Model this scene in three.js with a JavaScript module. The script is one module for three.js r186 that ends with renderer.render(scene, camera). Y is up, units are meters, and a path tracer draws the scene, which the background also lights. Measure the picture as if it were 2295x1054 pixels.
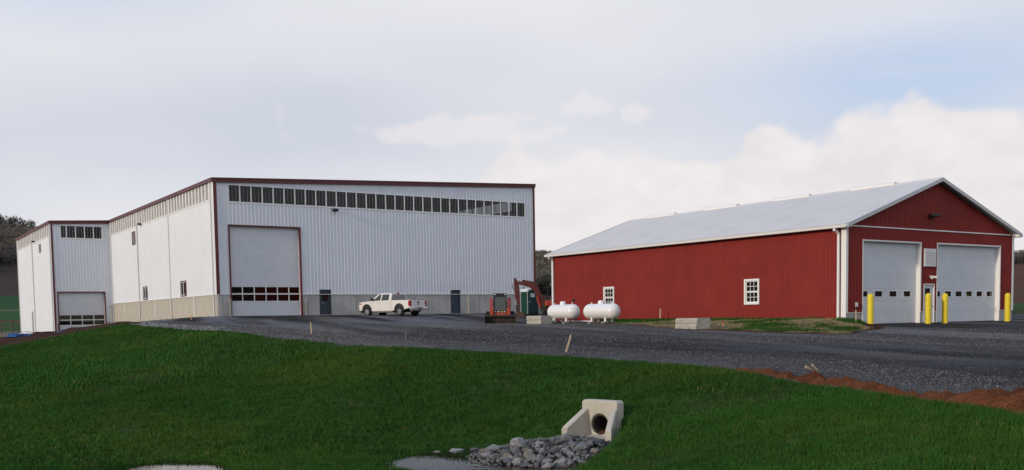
import * as THREE from 'three';
import { mergeGeometries, toCreasedNormals } from 'three/addons/utils/BufferGeometryUtils.js';
import { RoundedBoxGeometry } from 'three/addons/geometries/RoundedBoxGeometry.js';

// ------------------------------------------------------------------ camera
const scene = new THREE.Scene();
const PW = 2295, PH = 1054, CX = 1147.5, CY = 860, FOC = 2203.91;
const camera = new THREE.PerspectiveCamera(2 * Math.atan(CY / FOC) * 180 / Math.PI, PW / (2 * CY), 0.3, 6000);
camera.setViewOffset(PW, 2 * CY, 0, 0, PW, PH);
const RX = new THREE.Vector3(0.83072557, -0.01544042, 0.55646799), RY = new THREE.Vector3(0.05056044, 0.99757649, -0.04779941), RZ = new THREE.Vector3(-0.55438134, 0.06784346, 0.82949297);
camera.quaternion.setFromRotationMatrix(new THREE.Matrix4().makeBasis(RX, RY, RZ));
camera.updateMatrixWorld(true);
camera.updateProjectionMatrix();
// a photograph pixel gives a direction; the plane it lies on gives the distance
const dirOf = (x, y) => new THREE.Vector3().addScaledVector(RX, x - CX).addScaledVector(RY, CY - y).addScaledVector(RZ, -FOC);
const onX = (x, y, X) => { const r = dirOf(x, y); return r.multiplyScalar(X / r.x); };
const onZ = (x, y, Z) => { const r = dirOf(x, y); return r.multiplyScalar(Z / r.z); };
const onD = (x, y, D) => dirOf(x, y).setLength(D);

// ------------------------------------------------------------------ noise
function rng(seed) { let a = seed >>> 0; return () => { a = (a + 0x6D2B79F5) | 0; let t = Math.imul(a ^ (a >>> 15), 1 | a); t = (t + Math.imul(t ^ (t >>> 7), 61 | t)) ^ t; return ((t ^ (t >>> 14)) >>> 0) / 4294967296; }; }
const hash3 = (x, y, z) => { let h = Math.imul(x, 374761393) ^ Math.imul(y, 668265263) ^ Math.imul(z, 2147483647 - 1274126177); h = Math.imul(h ^ (h >>> 13), 1274126177); h = Math.imul(h ^ (h >>> 15), 2246822519); return ((h ^ (h >>> 16)) >>> 0) / 4294967296; };
const fade = (t) => t * t * (3 - 2 * t), mix = (a, b, t) => a + (b - a) * t, clamp = (x, a = 0, b = 1) => Math.min(b, Math.max(a, x));
const sstep = (a, b, x) => fade(clamp((x - a) / (b - a)));
function noise3(x, y, z, P = 0) {
  const xi = Math.floor(x), yi = Math.floor(y), zi = Math.floor(z), u = fade(x - xi), v = fade(y - yi), w = fade(z - zi);
  const m = (i) => P ? ((i % P) + P) % P : i;
  const h = (a, b, c) => hash3(m(xi + a), m(yi + b), m(zi + c));
  return mix(mix(mix(h(0, 0, 0), h(1, 0, 0), u), mix(h(0, 1, 0), h(1, 1, 0), u), v), mix(mix(h(0, 0, 1), h(1, 0, 1), u), mix(h(0, 1, 1), h(1, 1, 1), u), v), w);
}
function fbm(x, y, z, oct = 4, P = 0) { let s = 0, a = 0.5, n = 0; for (let i = 0; i < oct; i++) { s += a * noise3(x, y, z, P); n += a; a *= 0.5; x *= 2; y *= 2; z *= 2; P *= 2; } return s / n; }
const n2 = (x, z, oct = 3) => fbm(x + 50.3, 7.7, z + 91.1, oct);

// ------------------------------------------------------------------ sky and sun
{
  const W = 2048, H = 1024, data = new Float32Array(W * H * 4);
  const F = new THREE.Vector3(RZ.x, 0, RZ.z).multiplyScalar(-1).normalize(), Rr = new THREE.Vector3(-F.z, 0, F.x);
  const cumulus = (az, el) => {   // a bank of heaped cloud low over the horizon, higher to one side, broken elsewhere
    if (el > 18) return 0; const top = mix(3.4, 10.3, sstep(-9, 2, az) * (1 - sstep(70, 120, az))) + 3.4 * (fbm(az * 0.13 + 3.9, 1.5, 4.2, 3) - 0.5) * 2;
    return sstep(-0.3, 0.6, top - el + 4.6 * (fbm(az * 0.42, el * 0.55, 9.1, 5) - 0.5));
  };
  for (let j = 0; j < H; j++) for (let i = 0; i < W; i++) {
    const lat = (0.5 - (j + 0.5) / H) * Math.PI * -1, lon = ((i + 0.5) / W - 0.5) * 2 * Math.PI;
    // equirect: u = atan2(z, x) / 2pi + 0.5, v from below
    const dy = Math.sin(lat), c = Math.cos(lat), dx = c * Math.cos(lon), dz = c * Math.sin(lon);
    const az = Math.atan2(dx * Rr.x + dz * Rr.z, dx * F.x + dz * F.z) * 180 / Math.PI, el = Math.asin(dy) * 180 / Math.PI;
    if (el < -9) { const q = (j * W + i) * 4; data[q] = 0.10; data[q + 1] = 0.11; data[q + 2] = 0.08; data[q + 3] = 1; continue; }
    const e = Math.max(el, 0.0);
    const k = 1 / (Math.max(dy, 0) + 0.16);
    const px = dx * k, pz = dz * k;
    // clear air
    const t = Math.pow(clamp(e / 60), 1.0);
    let r = mix(0.60, 0.13, t), g = mix(0.705, 0.33, t), b = mix(0.85, 0.78, t);
    // wide sheet of thin grey-lavender cloud with openings
    let n = fbm(px * 0.55 + 5.3, 3.1, pz * 0.55 + 1.7, 4);
    const win = Math.exp(-Math.pow((az - 22.5) / 9, 2) - Math.pow((el - 12.0) / 2.8, 2));     // the blue gap to the right
    const cov = sstep(0.24, 0.56, n + 0.13 - 0.36 * sstep(17, 40, el)) * (win < 0.02 ? 1 : 1 - 0.92 * win * sstep(0.2, 0.5, fbm(az * 0.12, el * 0.4, 3.3, 4) + 0.1));
    const tone = fbm(px * 0.9 + 1.1, 8.2, pz * 0.9 + 4.4, 4) - 0.5 + (el > 30 ? 0 : 0.6 * (fbm(az * 0.045 + 2, el * 0.17, 6.6, 4) - 0.5) * sstep(30, 22, el));
    const up = 0.075 * sstep(8, 16, el), lr = 0.715 + 0.36 * tone + up * 1.1, lg = 0.73 + 0.30 * tone + up * 0.9, lb = 0.785 + 0.18 * tone + up * 0.6;
    r = mix(r, lr, cov * 0.93); g = mix(g, lg, cov * 0.93); b = mix(b, lb, cov * 0.93);
    // heaped cloud
    const cu = cumulus(az, el) * sstep(-2, 2, el + 3);
    const bil = cu < 0.01 ? 0 : 0.55 * (fbm(az * 0.30, el * 0.55, 5.5, 3) - 0.5) + 0.5 * (fbm(az * 0.8, el * 1.1, 1.5, 4) - 0.5) * sstep(1, 6, el), under = sstep(5, 0, el) * 0.06;
    const cr = 0.86 + 0.30 * bil - under * 0.9, cg = 0.815 + 0.26 * bil - under * 0.6, cb = 0.815 + 0.22 * bil - under * 0.2;
    r = mix(r, cr, cu * 0.9); g = mix(g, cg, cu * 0.9); b = mix(b, cb, cu * 0.9);
    // one long bright streak of cloud
    let st = 0;   // a long bright streak of cloud and a few puffs beside it
    if (Math.abs(az) < 16 && Math.abs(el - 11) < 3.5) {
      for (const [a, h, w, t2] of [[-2.6, 10.7, 4.6, 0.75], [4.2, 11.7, 1.6, 0.75], [7.3, 11.3, 0.9, 0.5], [0.8, 10.2, 2.2, 0.5]]) st = Math.max(st, Math.exp(-Math.pow((az - a) / w, 2) - Math.pow((el - h - 0.08 * (az - a)) / t2, 2)));
      st = sstep(0.34, 0.72, 1.1 * st + 1.6 * (fbm(az * 0.7, el * 1.6, 7.1, 4) - 0.52));
    }
    r = mix(r, 0.855, st * 0.62); g = mix(g, 0.81, st * 0.62); b = mix(b, 0.82, st * 0.62);
    if (el < 0) { const d = sstep(0, -8, el); r = mix(r, 0.10, d); g = mix(g, 0.11, d); b = mix(b, 0.08, d); }
    const q = (j * W + i) * 4; data[q] = r; data[q + 1] = g; data[q + 2] = b; data[q + 3] = 1;
  }
  const sky = new THREE.DataTexture(data, W, H, THREE.RGBAFormat, THREE.FloatType);
  sky.mapping = THREE.EquirectangularReflectionMapping; sky.magFilter = sky.minFilter = THREE.LinearFilter; sky.needsUpdate = true;
  scene.background = sky; scene.environment = sky;
}
const sun = new THREE.DirectionalLight(new THREE.Color(1.0, 0.85, 0.67), 2.1);
const SUNDIR = new THREE.Vector3(-0.955, 0.262, 0.065).normalize();
sun.position.copy(SUNDIR).multiplyScalar(150).add(new THREE.Vector3(32, 0, -60)); sun.target.position.set(32, 0, -60);
sun.castShadow = true; sun.shadow.radius = 6; sun.shadow.mapSize.set(4096, 4096);
Object.assign(sun.shadow.camera, { left: -110, right: 110, top: 70, bottom: -70, near: 1, far: 400 });
scene.add(sun, sun.target);
const renderer = new THREE.WebGLRenderer({ antialias: true });
renderer.setSize(1024, 470);
renderer.toneMapping = THREE.LinearToneMapping; renderer.toneMappingExposure = 1.0;
renderer.outputColorSpace = THREE.SRGBColorSpace;
renderer.shadowMap.enabled = true; renderer.shadowMap.type = THREE.PCFSoftShadowMap;

// ------------------------------------------------------------------ textures and materials
function tex(size, metres, fn, srgb = false) {
  const d = new Uint8Array(size * size * 4);
  for (let j = 0; j < size; j++) for (let i = 0; i < size; i++) { const c = fn(i / size, j / size), q = (j * size + i) * 4; for (let k = 0; k < 3; k++) d[q + k] = clamp(c[k]) * 255; d[q + 3] = 255; }
  const t = new THREE.DataTexture(d, size, size); t.wrapS = t.wrapT = THREE.RepeatWrapping; t.magFilter = THREE.LinearFilter; t.minFilter = THREE.LinearMipmapLinearFilter; t.generateMipmaps = true;
  if (srgb) t.colorSpace = THREE.SRGBColorSpace;
  t.repeat.set(1 / metres, 1 / metres); t.needsUpdate = true; return t;
}
const toS = (x) => x <= 0.0031308 ? 12.92 * x : 1.055 * Math.pow(x, 1 / 2.4) - 0.055;
// colour map: linear base times (1 + contrast * noise)
function mottle(size, metres, lo, hi, P, oct, gamma = 1, extra) {
  return tex(size, metres, (u, v) => { let n = Math.pow(clamp((fbm(u * P, v * P, 1.3, oct, P) - 0.5) * 1.7 + 0.5), gamma); if (extra) n = clamp(extra(u, v, n)); return [0, 1, 2].map((k) => toS(mix(lo[k], hi[k], n))); }, true);
}
const gray = (size, metres, P, oct, con = 1.7) => tex(size, metres, (u, v) => { const n = (fbm(u * P, v * P, 4.1, oct, P) - 0.5) * con + 0.5; return [n, n, n]; });
const earth = (o) => new THREE.MeshPhysicalMaterial({ roughness: 1, metalness: 0, specularIntensity: 0.12, ...o });
const std = (o) => new THREE.MeshStandardMaterial({ roughness: 0.8, metalness: 0, ...o });
const phys = (o) => new THREE.MeshPhysicalMaterial({ roughness: 0.5, metalness: 0, ...o });
const C = (r, g, b) => new THREE.Color().setRGB(r, g, b);
// sheet metal: each sheet's tone differs a little, with faint runs down it
const streaks = (size, metres, lo, hi) => tex(size, metres, (u, v) => { const a = noise3(u * 8, 0.5, 3.3, 8), b = fbm(u * 64, v * 3, 5.1, 3, 0), c = fbm(u * 6, v * 6, 2.7, 4, 6), w = Math.min(1, 6 * v, 6 * (1 - v)), n = clamp(0.5 + 0.35 * (a - 0.5) + 0.7 * (b - 0.5) * w + 0.9 * (c - 0.5)); return [0, 1, 2].map((k) => toS(mix(lo[k], hi[k], n))); }, true);
const M = {};
M.white = std({ map: streaks(256, 8.1, [0.65, 0.69, 0.745], [0.75, 0.785, 0.835]), roughness: 0.42 });
M.whiteTrim = std({ color: C(0.78, 0.77, 0.75), roughness: 0.45 });
M.maroon = std({ map: mottle(128, 3, [0.095, 0.012, 0.016], [0.125, 0.018, 0.021], 4, 3), roughness: 0.4 });
M.conc = std({ map: mottle(256, 4.3, [0.33, 0.33, 0.315], [0.52, 0.51, 0.485], 5, 5, 1, (u, v, n) => n - 0.25 * sstep(0.56, 0.75, fbm(u * 14, v * 3, 2.2, 3, 0))), bumpMap: gray(256, 1, 24, 4), bumpScale: 0.004, roughness: 0.92 });
M.concCream = std({ map: mottle(256, 2.1, [0.39, 0.355, 0.29], [0.53, 0.50, 0.43], 5, 5), bumpMap: gray(256, 0.6, 24, 4), bumpScale: 0.003, roughness: 0.9 });
M.concBlock = std({ map: mottle(256, 1.3, [0.30, 0.28, 0.235], [0.50, 0.475, 0.41], 5, 5), bumpMap: gray(256, 0.5, 20, 4), bumpScale: 0.008, roughness: 0.92 });
M.barn = phys({ specularIntensity: 0.45, map: streaks(256, 7.3, [0.185, 0.018, 0.0145], [0.26, 0.028, 0.022]), roughness: 0.62 });
M.roof = std({ map: mottle(256, 6, [0.61, 0.59, 0.56], [0.70, 0.675, 0.64], 4, 4), roughness: 0.42, metalness: 0.1 });
M.door = std({ map: mottle(256, 3, [0.605, 0.64, 0.68], [0.665, 0.695, 0.73], 6, 4), bumpMap: gray(256, 0.4, 32, 3), bumpScale: 0.0015, roughness: 0.55 });
M.slate = std({ color: C(0.028, 0.044, 0.062), roughness: 0.5 });
M.glass = phys({ color: C(0.62, 0.66, 0.68), transmission: 1, thickness: 0, roughness: 0.03, ior: 1.5 });
M.panel = phys({ color: C(0.42, 0.45, 0.48), transmission: 0.96, thickness: 0, roughness: 0.1, ior: 1.38 });
M.palePanel = phys({ map: mottle(256, 2.5, [0.30, 0.285, 0.28], [0.46, 0.44, 0.43], 6, 4), transmission: 0.1, thickness: 0, roughness: 0.6 });  // paler, less clear panel for the side strips
M.darkglass = phys({ color: C(0.012, 0.014, 0.017), roughness: 0.04, ior: 1.5, clearcoat: 0.3, clearcoatRoughness: 0.05 });
M.black = std({ color: C(0.012, 0.012, 0.013), roughness: 0.55 });
M.gunmetal = std({ color: C(0.05, 0.05, 0.05), roughness: 0.5, metalness: 0.3 });
M.rubber = std({ color: C(0.011, 0.011, 0.012), roughness: 0.95 });
M.chrome = std({ color: C(0.80, 0.80, 0.81), roughness: 0.16, metalness: 0.9 });
M.steel = std({ color: C(0.42, 0.42, 0.43), roughness: 0.4, metalness: 0.7 });
M.paint = phys({ color: C(0.76, 0.735, 0.70), roughness: 0.35, clearcoat: 1, clearcoatRoughness: 0.06 });
M.tail = phys({ color: C(0.36, 0.008, 0.01), roughness: 0.15, clearcoat: 1 });
M.amber = phys({ color: C(0.6, 0.16, 0.03), roughness: 0.2, clearcoat: 1 });
M.lens = phys({ color: C(0.65, 0.67, 0.7), roughness: 0.1, clearcoat: 1 });
M.machine = std({ map: mottle(256, 0.9, [0.30, 0.035, 0.018], [0.48, 0.062, 0.03], 5, 4), roughness: 0.5 });
M.worn = std({ map: mottle(256, 0.7, [0.028, 0.010, 0.007], [0.17, 0.022, 0.014], 5, 5), roughness: 0.6 });
M.bucket = std({ map: mottle(256, 0.8, [0.018, 0.016, 0.014], [0.075, 0.06, 0.045], 5, 5), roughness: 0.65, metalness: 0.2 });
M.rust = std({ map: mottle(256, 0.5, [0.06, 0.032, 0.02], [0.13, 0.075, 0.05], 5, 5), roughness: 0.85 });
M.tank = phys({ color: C(0.80, 0.785, 0.76), roughness: 0.28, clearcoat: 0.5, clearcoatRoughness: 0.12 });
M.cinder = std({ map: mottle(128, 0.4, [0.16, 0.16, 0.155], [0.27, 0.27, 0.26], 8, 3), roughness: 0.95 });
M.yellow = std({ map: mottle(256, 1, [0.72, 0.55, 0.015], [0.82, 0.645, 0.025], 5, 4), roughness: 0.5 });
M.lath = std({ map: mottle(128, 0.3, [0.36, 0.26, 0.16], [0.55, 0.43, 0.29], 6, 4), roughness: 0.9 });
M.greenA = std({ color: C(0.004, 0.05, 0.034), roughness: 0.5 });
M.greenB = std({ color: C(0.006, 0.042, 0.048), roughness: 0.5 });
M.plasticGrey = std({ color: C(0.34, 0.35, 0.35), roughness: 0.6 });
M.sheet = std({ color: C(0.66, 0.67, 0.70), roughness: 0.7 });
M.tarp = std({ map: mottle(128, 0.6, [0.008, 0.04, 0.15], [0.02, 0.085, 0.26], 5, 3), roughness: 0.45 });
M.wood = std({ color: C(0.10, 0.085, 0.07), roughness: 0.9 });
M.orange = std({ color: C(0.65, 0.10, 0.02), roughness: 0.8 });
M.inside = std({ color: C(0.10, 0.10, 0.10), roughness: 0.9 });

// ------------------------------------------------------------------ geometry helpers
function uvMetres(g) {
  const p = g.attributes.position, uv = new Float32Array(p.count * 2), a = new THREE.Vector3(), b = new THREE.Vector3(), c = new THREE.Vector3();
  for (let i = 0; i < p.count; i += 3) {
    a.fromBufferAttribute(p, i); b.fromBufferAttribute(p, i + 1).sub(a); c.fromBufferAttribute(p, i + 2).sub(a); b.cross(c);
    const x = Math.abs(b.x), y = Math.abs(b.y), z = Math.abs(b.z);
    for (let k = 0; k < 3; k++) { const X = p.getX(i + k), Y = p.getY(i + k), Z = p.getZ(i + k); const q = (i + k) * 2; if (y >= x && y >= z) { uv[q] = X; uv[q + 1] = Z; } else if (x >= z) { uv[q] = Z; uv[q + 1] = Y; } else { uv[q] = X; uv[q + 1] = Y; } }
  }
  g.setAttribute('uv', new THREE.BufferAttribute(uv, 2)); return g;
}
function clean(g) { const n = g.index ? g.toNonIndexed() : g; for (const k of Object.keys(n.attributes)) if (!['position', 'normal'].includes(k)) n.deleteAttribute(k); n.morphAttributes = {}; return n; }
function join(list) { const gs = (Array.isArray(list) ? list : [list]).map(clean); return uvMetres(gs.length > 1 ? mergeGeometries(gs) : gs[0]); }
const used = {};
const numbered = (n) => { const k = used[n] = (used[n] ?? -1) + 1; return k ? `${n}_${String(k).padStart(3, '0')}` : n; };
function part(name, geo, mat, parent) { const m = new THREE.Mesh(geo.isBufferGeometry && geo.attributes.uv && geo.userData.ready ? geo : join(geo), mat); m.name = name; m.castShadow = m.receiveShadow = true; parent.add(m); return m; }
const ready = (list) => { const g = join(list); g.userData.ready = true; return g; };
function thing(name, label, category, pos = [0, 0, 0], turn = 0, group) { const o = new THREE.Group(); o.name = numbered(name); o.position.set(...pos); o.rotation.y = turn; o.userData = { label, category }; if (group) o.userData.group = group; scene.add(o); return o; }
function single(name, geo, mat, label, category, group, kind) { const m = part(numbered(name), geo, mat, scene); m.userData = { label, category }; if (group) m.userData.group = group; if (kind) m.userData.kind = kind; return m; }
function struct(name, geo, mat) { const m = part(numbered(name), geo, mat, scene); m.userData.kind = 'structure'; return m; }
const bx = (x0, x1, y0, y1, z0, z1) => new THREE.BoxGeometry(Math.abs(x1 - x0), Math.abs(y1 - y0), Math.abs(z1 - z0)).translate((x0 + x1) / 2, (y0 + y1) / 2, (z0 + z1) / 2);
const rb = (x0, x1, y0, y1, z0, z1, r = 0.03, s = 2) => new RoundedBoxGeometry(Math.abs(x1 - x0), Math.abs(y1 - y0), Math.abs(z1 - z0), s, r).translate((x0 + x1) / 2, (y0 + y1) / 2, (z0 + z1) / 2);
function bar(a, b, r0, r1 = r0, seg = 8) { const A = new THREE.Vector3(...a), B = new THREE.Vector3(...b), d = B.clone().sub(A), g = new THREE.CylinderGeometry(r1, r0, d.length(), seg); g.translate(0, d.length() / 2, 0); g.applyQuaternion(new THREE.Quaternion().setFromUnitVectors(new THREE.Vector3(0, 1, 0), d.normalize())); return g.translate(...a); }
function beam(a, b, w, h) { const A = new THREE.Vector3(...a), B = new THREE.Vector3(...b), d = B.clone().sub(A), g = new THREE.BoxGeometry(w, d.length(), h); g.translate(0, d.length() / 2, 0); g.applyQuaternion(new THREE.Quaternion().setFromUnitVectors(new THREE.Vector3(0, 1, 0), d.normalize())); return g.translate(...a); }
const tube = (pts, r, seg = 20, rad = 7) => new THREE.TubeGeometry(new THREE.CatmullRomCurve3(pts.map((p) => new THREE.Vector3(...p)), false, 'centripetal'), seg, r, rad, false);
function extr(pts, z0, z1, bevel = 0, holes) { const s = new THREE.Shape(pts.map((p) => new THREE.Vector2(...p))); if (holes) for (const h of holes) s.holes.push(h); return new THREE.ExtrudeGeometry(s, { depth: z1 - z0 - 2 * bevel, bevelEnabled: bevel > 0, bevelThickness: bevel, bevelSize: bevel, bevelOffset: -bevel, bevelSegments: 2, curveSegments: 20 }).translate(0, 0, z0 + bevel); }
class Quads {   // loose quads with flat normals
  constructor() { this.p = []; }
  quad(a, b, c, d) { this.p.push(...a, ...b, ...c, ...a, ...c, ...d); return this; }
  tri(a, b, c) { this.p.push(...a, ...b, ...c); return this; }
  geo() { const g = new THREE.BufferGeometry(); g.setAttribute('position', new THREE.Float32BufferAttribute(this.p, 3)); g.computeVertexNormals(); return g; }
}
function hull8(b, t) {   // eight corners, four below and four above, in order round
  const q = new Quads(); q.quad(b[3], b[2], b[1], b[0]); q.quad(t[0], t[1], t[2], t[3]);
  for (let i = 0; i < 4; i++) { const j = (i + 1) % 4; q.quad(b[i], b[j], t[j], t[i]); } return q.geo();
}
// ribbed sheet wall. along: 'x' or 'z'; out: direction the ribs stand proud; openings [u0,u1,y0,y1]
function ribbed({ along, plane, out, from, to, bottom, top, pitch, h, w, wt, openings = [], phase = 0 }) {
  const q = new Quads(), us = new Set([from, to]), prof = (u) => { const m = ((u - phase) % pitch + pitch) % pitch, d = Math.min(m, pitch - m); return d <= wt ? h : d >= w ? 0 : h * (w - d) / (w - wt); };
  for (let k = Math.floor((from - phase) / pitch) - 1; k * pitch + phase < to + pitch; k++) for (const o of [-w, -wt, wt, w]) { const u = k * pitch + phase + o; if (u > from && u < to) us.add(u); }
  for (const o of openings) for (const u of [o[0], o[1]]) if (u > from && u < to) us.add(u);
  if (typeof top === 'function' && top.kinks) for (const u of top.kinks) us.add(u);
  const L = [...us].sort((a, b) => a - b), f = (v, u) => typeof v === 'function' ? v(u) : v;
  const P = (u, y) => along === 'x' ? [u, y, plane + out * prof(u)] : [plane + out * prof(u), y, u];
  const flip = (along === 'x') === (out < 0);
  for (let i = 0; i + 1 < L.length; i++) {
    const a = L[i], b = L[i + 1], m = (a + b) / 2; if (b - a < 1e-5) continue;
    let spans = [[0, 1, null, null]];
    const cuts = openings.filter((o) => m > o[0] && m < o[1]).sort((s, t) => s[2] - t[2]);
    let lo = bottom, list = [];
    for (const c of cuts) { if (f(lo, m) < c[2] - 1e-4) list.push([lo, c[2]]); lo = c[3]; }
    if (f(lo, m) < f(top, m) - 1e-4) list.push([lo, top]);
    for (const [y0, y1] of list) { const A = P(a, f(y0, a)), B = P(b, f(y0, b)), D = P(b, f(y1, b)), E2 = P(a, f(y1, a)); flip ? q.quad(B, A, E2, D) : q.quad(A, B, D, E2); }
  }
  return q.geo();
}
// frame of four bars round an opening on a wall
function frame(along, plane, out, u0, u1, y0, y1, w, d, sides = 'LRTB') {
  const g = [], p0 = plane, p1 = plane + out * d, add = (a, b, c, e) => g.push(along === 'x' ? bx(a, b, c, e, p0, p1) : bx(p0, p1, c, e, a, b));
  if (sides.includes('L')) add(u0 - w, u0, y0, y1); if (sides.includes('R')) add(u1, u1 + w, y0, y1);
  const a = sides.includes('L') ? u0 - w : u0, b = sides.includes('R') ? u1 + w : u1;
  if (sides.includes('T')) add(a, b, y1, y1 + w); if (sides.includes('B')) add(a, b, y0 - w, y0);
  return g;
}
const slab = (along, plane, out, d, u0, u1, y0, y1) => along === 'x' ? bx(u0, u1, y0, y1, plane, plane + out * d) : bx(plane, plane + out * d, y0, y1, u0, u1);

// ------------------------------------------------------------------ lie of the land
const lotPlane = (x, z) => -1.47 - 0.0238 * Math.max(z, -77.3) - 0.014 * Math.max(0, -77.3 - z) - 0.065 * sstep(-60, -74, z) * Math.max(0, 22.5 - x) - 0.28 * Math.exp(-Math.pow((x - 38) / 12, 2) - Math.pow((z + 56) / 11, 2));
const lerpTable = (T, v) => { if (v <= T[0][0]) return T[0][1]; for (let i = 1; i < T.length; i++) if (v <= T[i][0]) { const t = (v - T[i - 1][0]) / (T[i][0] - T[i - 1][0]); return mix(T[i - 1][1], T[i][1], t); } return T[T.length - 1][1]; };
const EDGE = [[-114, 24.2], [-100, 22.9], [-80, 18.3], [-66, 15.1], [-60, 13.7], [-54, 13.4], [-46, 14.3], [-36, 13.4], [-29, 13.6], [-26, 14.5], [-23.5, 15], [-20, 15.3], [-16, 15.7], [-14.4, 15.6], [-11.9, 14.7], [-9.7, 13.9], [-7.35, 13.4], [0, 12.8], [30, 12]];
const edgeX = (z) => lerpTable(EDGE, z);
const TPS = (() => {
  const pts = [];
  for (let z = -114; z <= 12; z += 4.5) { const x = edgeX(z); pts.push([x, lotPlane(x, z) - 0.03, z]); pts.push([x + 6, lotPlane(x + 6, z) - 0.1, z]); }
  const add = (...a) => pts.push(a);
  add(8.4, -2.62, -14.2); add(9.6, -2.55, -13.8); add(9, -2.58, -12.6); add(7.5, -2.42, -14.9); add(8.4, -2.33, -16.1); add(9.6, -2.3, -15.7); add(6.2, -2.27, -15.2); add(6.6, -2.2, -17); add(7, -2.34, -13);
  add(4.4, -2.56, -16.5); add(4.2, -2.5, -15.4); add(3.0, -2.3, -16.9); add(5.3, -2.31, -16.4); add(4.6, -2.28, -18.0); add(1, -2.22, -18); add(-4, -2.25, -20.5); add(-14, -2.4, -25); add(10.4, -2.4, -14.0); add(5.4, -2.3, -13.4); add(1.5, -2.25, -15);
  add(12.4, -1.62, -14.0); add(12.6, -1.55, -15.6); add(12.4, -1.68, -12.2); add(11.2, -1.92, -15.9); add(10.9, -1.9, -11.8);
  add(0, -1.65, 0); add(5, -1.75, -3); add(9, -1.62, -5.4); add(-5, -1.8, -4); add(-10, -2, -8); add(3, -2.25, -10); add(6.5, -2.2, -9.3); add(9.2, -1.98, -9.3); add(-3, -2.35, -13); add(8.3, -2.35, -11.4);
  add(6.8, -1.38, -61.6); add(9.82, -0.83, -63.2); add(11.6, -0.47, -62); add(5.2, -1.36, -54.7); add(8, -1.5, -40); add(3, -1.95, -36); add(-4, -2.1, -45); add(-15, -2.3, -60); add(2, -1.6, -64);
  add(11.6, -1.25, -104); add(14.5, -1.06, -99); add(18, -1.16, -114); add(18, -1.33, -140); add(8, -1.3, -130); add(0, -1.6, -95); add(-20, -2, -110); add(12, -0.95, -80); add(7, -1.4, -84);
  add(10, -1.7, -25); add(6, -2.1, -26); add(10.5, -1.45, -32); add(9.5, -2.0, -19); add(12, -1.45, -21); add(13.8, -1.32, -17.5); add(10, -1.25, -48);
  add(60, -1.2, 10); add(62, -1.0, -30); add(66, -0.7, -60); add(40, -1.6, 20); add(10, -1.9, 20); add(-20, -2.2, 10);
  const n = pts.length, N = n + 3, A = [], U = (d2) => d2 < 1e-9 ? 0 : d2 * Math.log(d2);
  for (let i = 0; i < n; i++) { const row = new Float64Array(N + 1); for (let j = 0; j < n; j++) row[j] = U((pts[i][0] - pts[j][0]) ** 2 + (pts[i][2] - pts[j][2]) ** 2); row[i] += 0.12; row[n] = 1; row[n + 1] = pts[i][0]; row[n + 2] = pts[i][2]; row[N] = pts[i][1]; A.push(row); }
  for (let k = 0; k < 3; k++) { const row = new Float64Array(N + 1); for (let j = 0; j < n; j++) row[j] = k === 0 ? 1 : k === 1 ? pts[j][0] : pts[j][2]; A.push(row); }
  for (let c = 0; c < N; c++) { let p = c; for (let r = c + 1; r < N; r++) if (Math.abs(A[r][c]) > Math.abs(A[p][c])) p = r; [A[c], A[p]] = [A[p], A[c]]; for (let r = 0; r < N; r++) if (r !== c) { const f = A[r][c] / A[c][c]; if (f) for (let k = c; k <= N; k++) A[r][k] -= f * A[c][k]; } }
  const w = A.map((r, i) => r[N] / r[i]);
  return (x, z) => { let s = w[n] + w[n + 1] * x + w[n + 2] * z; for (let j = 0; j < n; j++) { const d2 = (x - pts[j][0]) ** 2 + (z - pts[j][2]) ** 2; s += w[j] * U(d2); } return s; };
})();
const landGrid = new Map();   // the spline, read off a half-metre grid
const landNode = (i, j) => { const k = (i + 2000) * 4096 + j + 2000; let v = landGrid.get(k); if (v === undefined) landGrid.set(k, v = TPS(i * 0.5, j * 0.5)); return v; };
const land = (x, z) => { const X = x * 2, Z = z * 2, i = Math.floor(X), j = Math.floor(Z), u = X - i, w = Z - j; return mix(mix(landNode(i, j), landNode(i + 1, j), u), mix(landNode(i, j + 1), landNode(i + 1, j + 1), u), w); };
const HW = { x: 11.42, z: -14.07, floor: -2.25, turn: 0.26 };           // headwall
const azOf = (x, z) => Math.atan2(x * RX.x + z * RX.z, -(x * RZ.x + z * RZ.z)) * 180 / Math.PI;
const FARP = [[0, -1.2], [150, -1.0], [230, 2.4], [300, 6.2], [400, 14.5], [480, 22], [550, 31], [680, 62], [800, 83], [900, 86], [1300, 62], [3000, 40]];
function farH(x, z) {
  const r = Math.hypot(x, z), a = azOf(x, z);
  const s = lerpTable([[-180, 0.5], [-60, 0.7], [-30, 0.80], [-24, 0.74], [-15, 0.62], [0, 0.52], [3, 0.49], [15, 0.42], [27, 0.40], [60, 0.45], [180, 0.5]], a);
  const b = lerpTable(FARP, r);
  return (b > 0 ? b * s : b) + sstep(200, 600, r) * 7 * (fbm(x * 0.006, 2.2, z * 0.006, 4) - 0.5) * 2 * s;
}
const inLot = (x, z) => sstep(-0.9, 0.2, x - edgeX(z)) * sstep(-116, -110, z);
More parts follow.
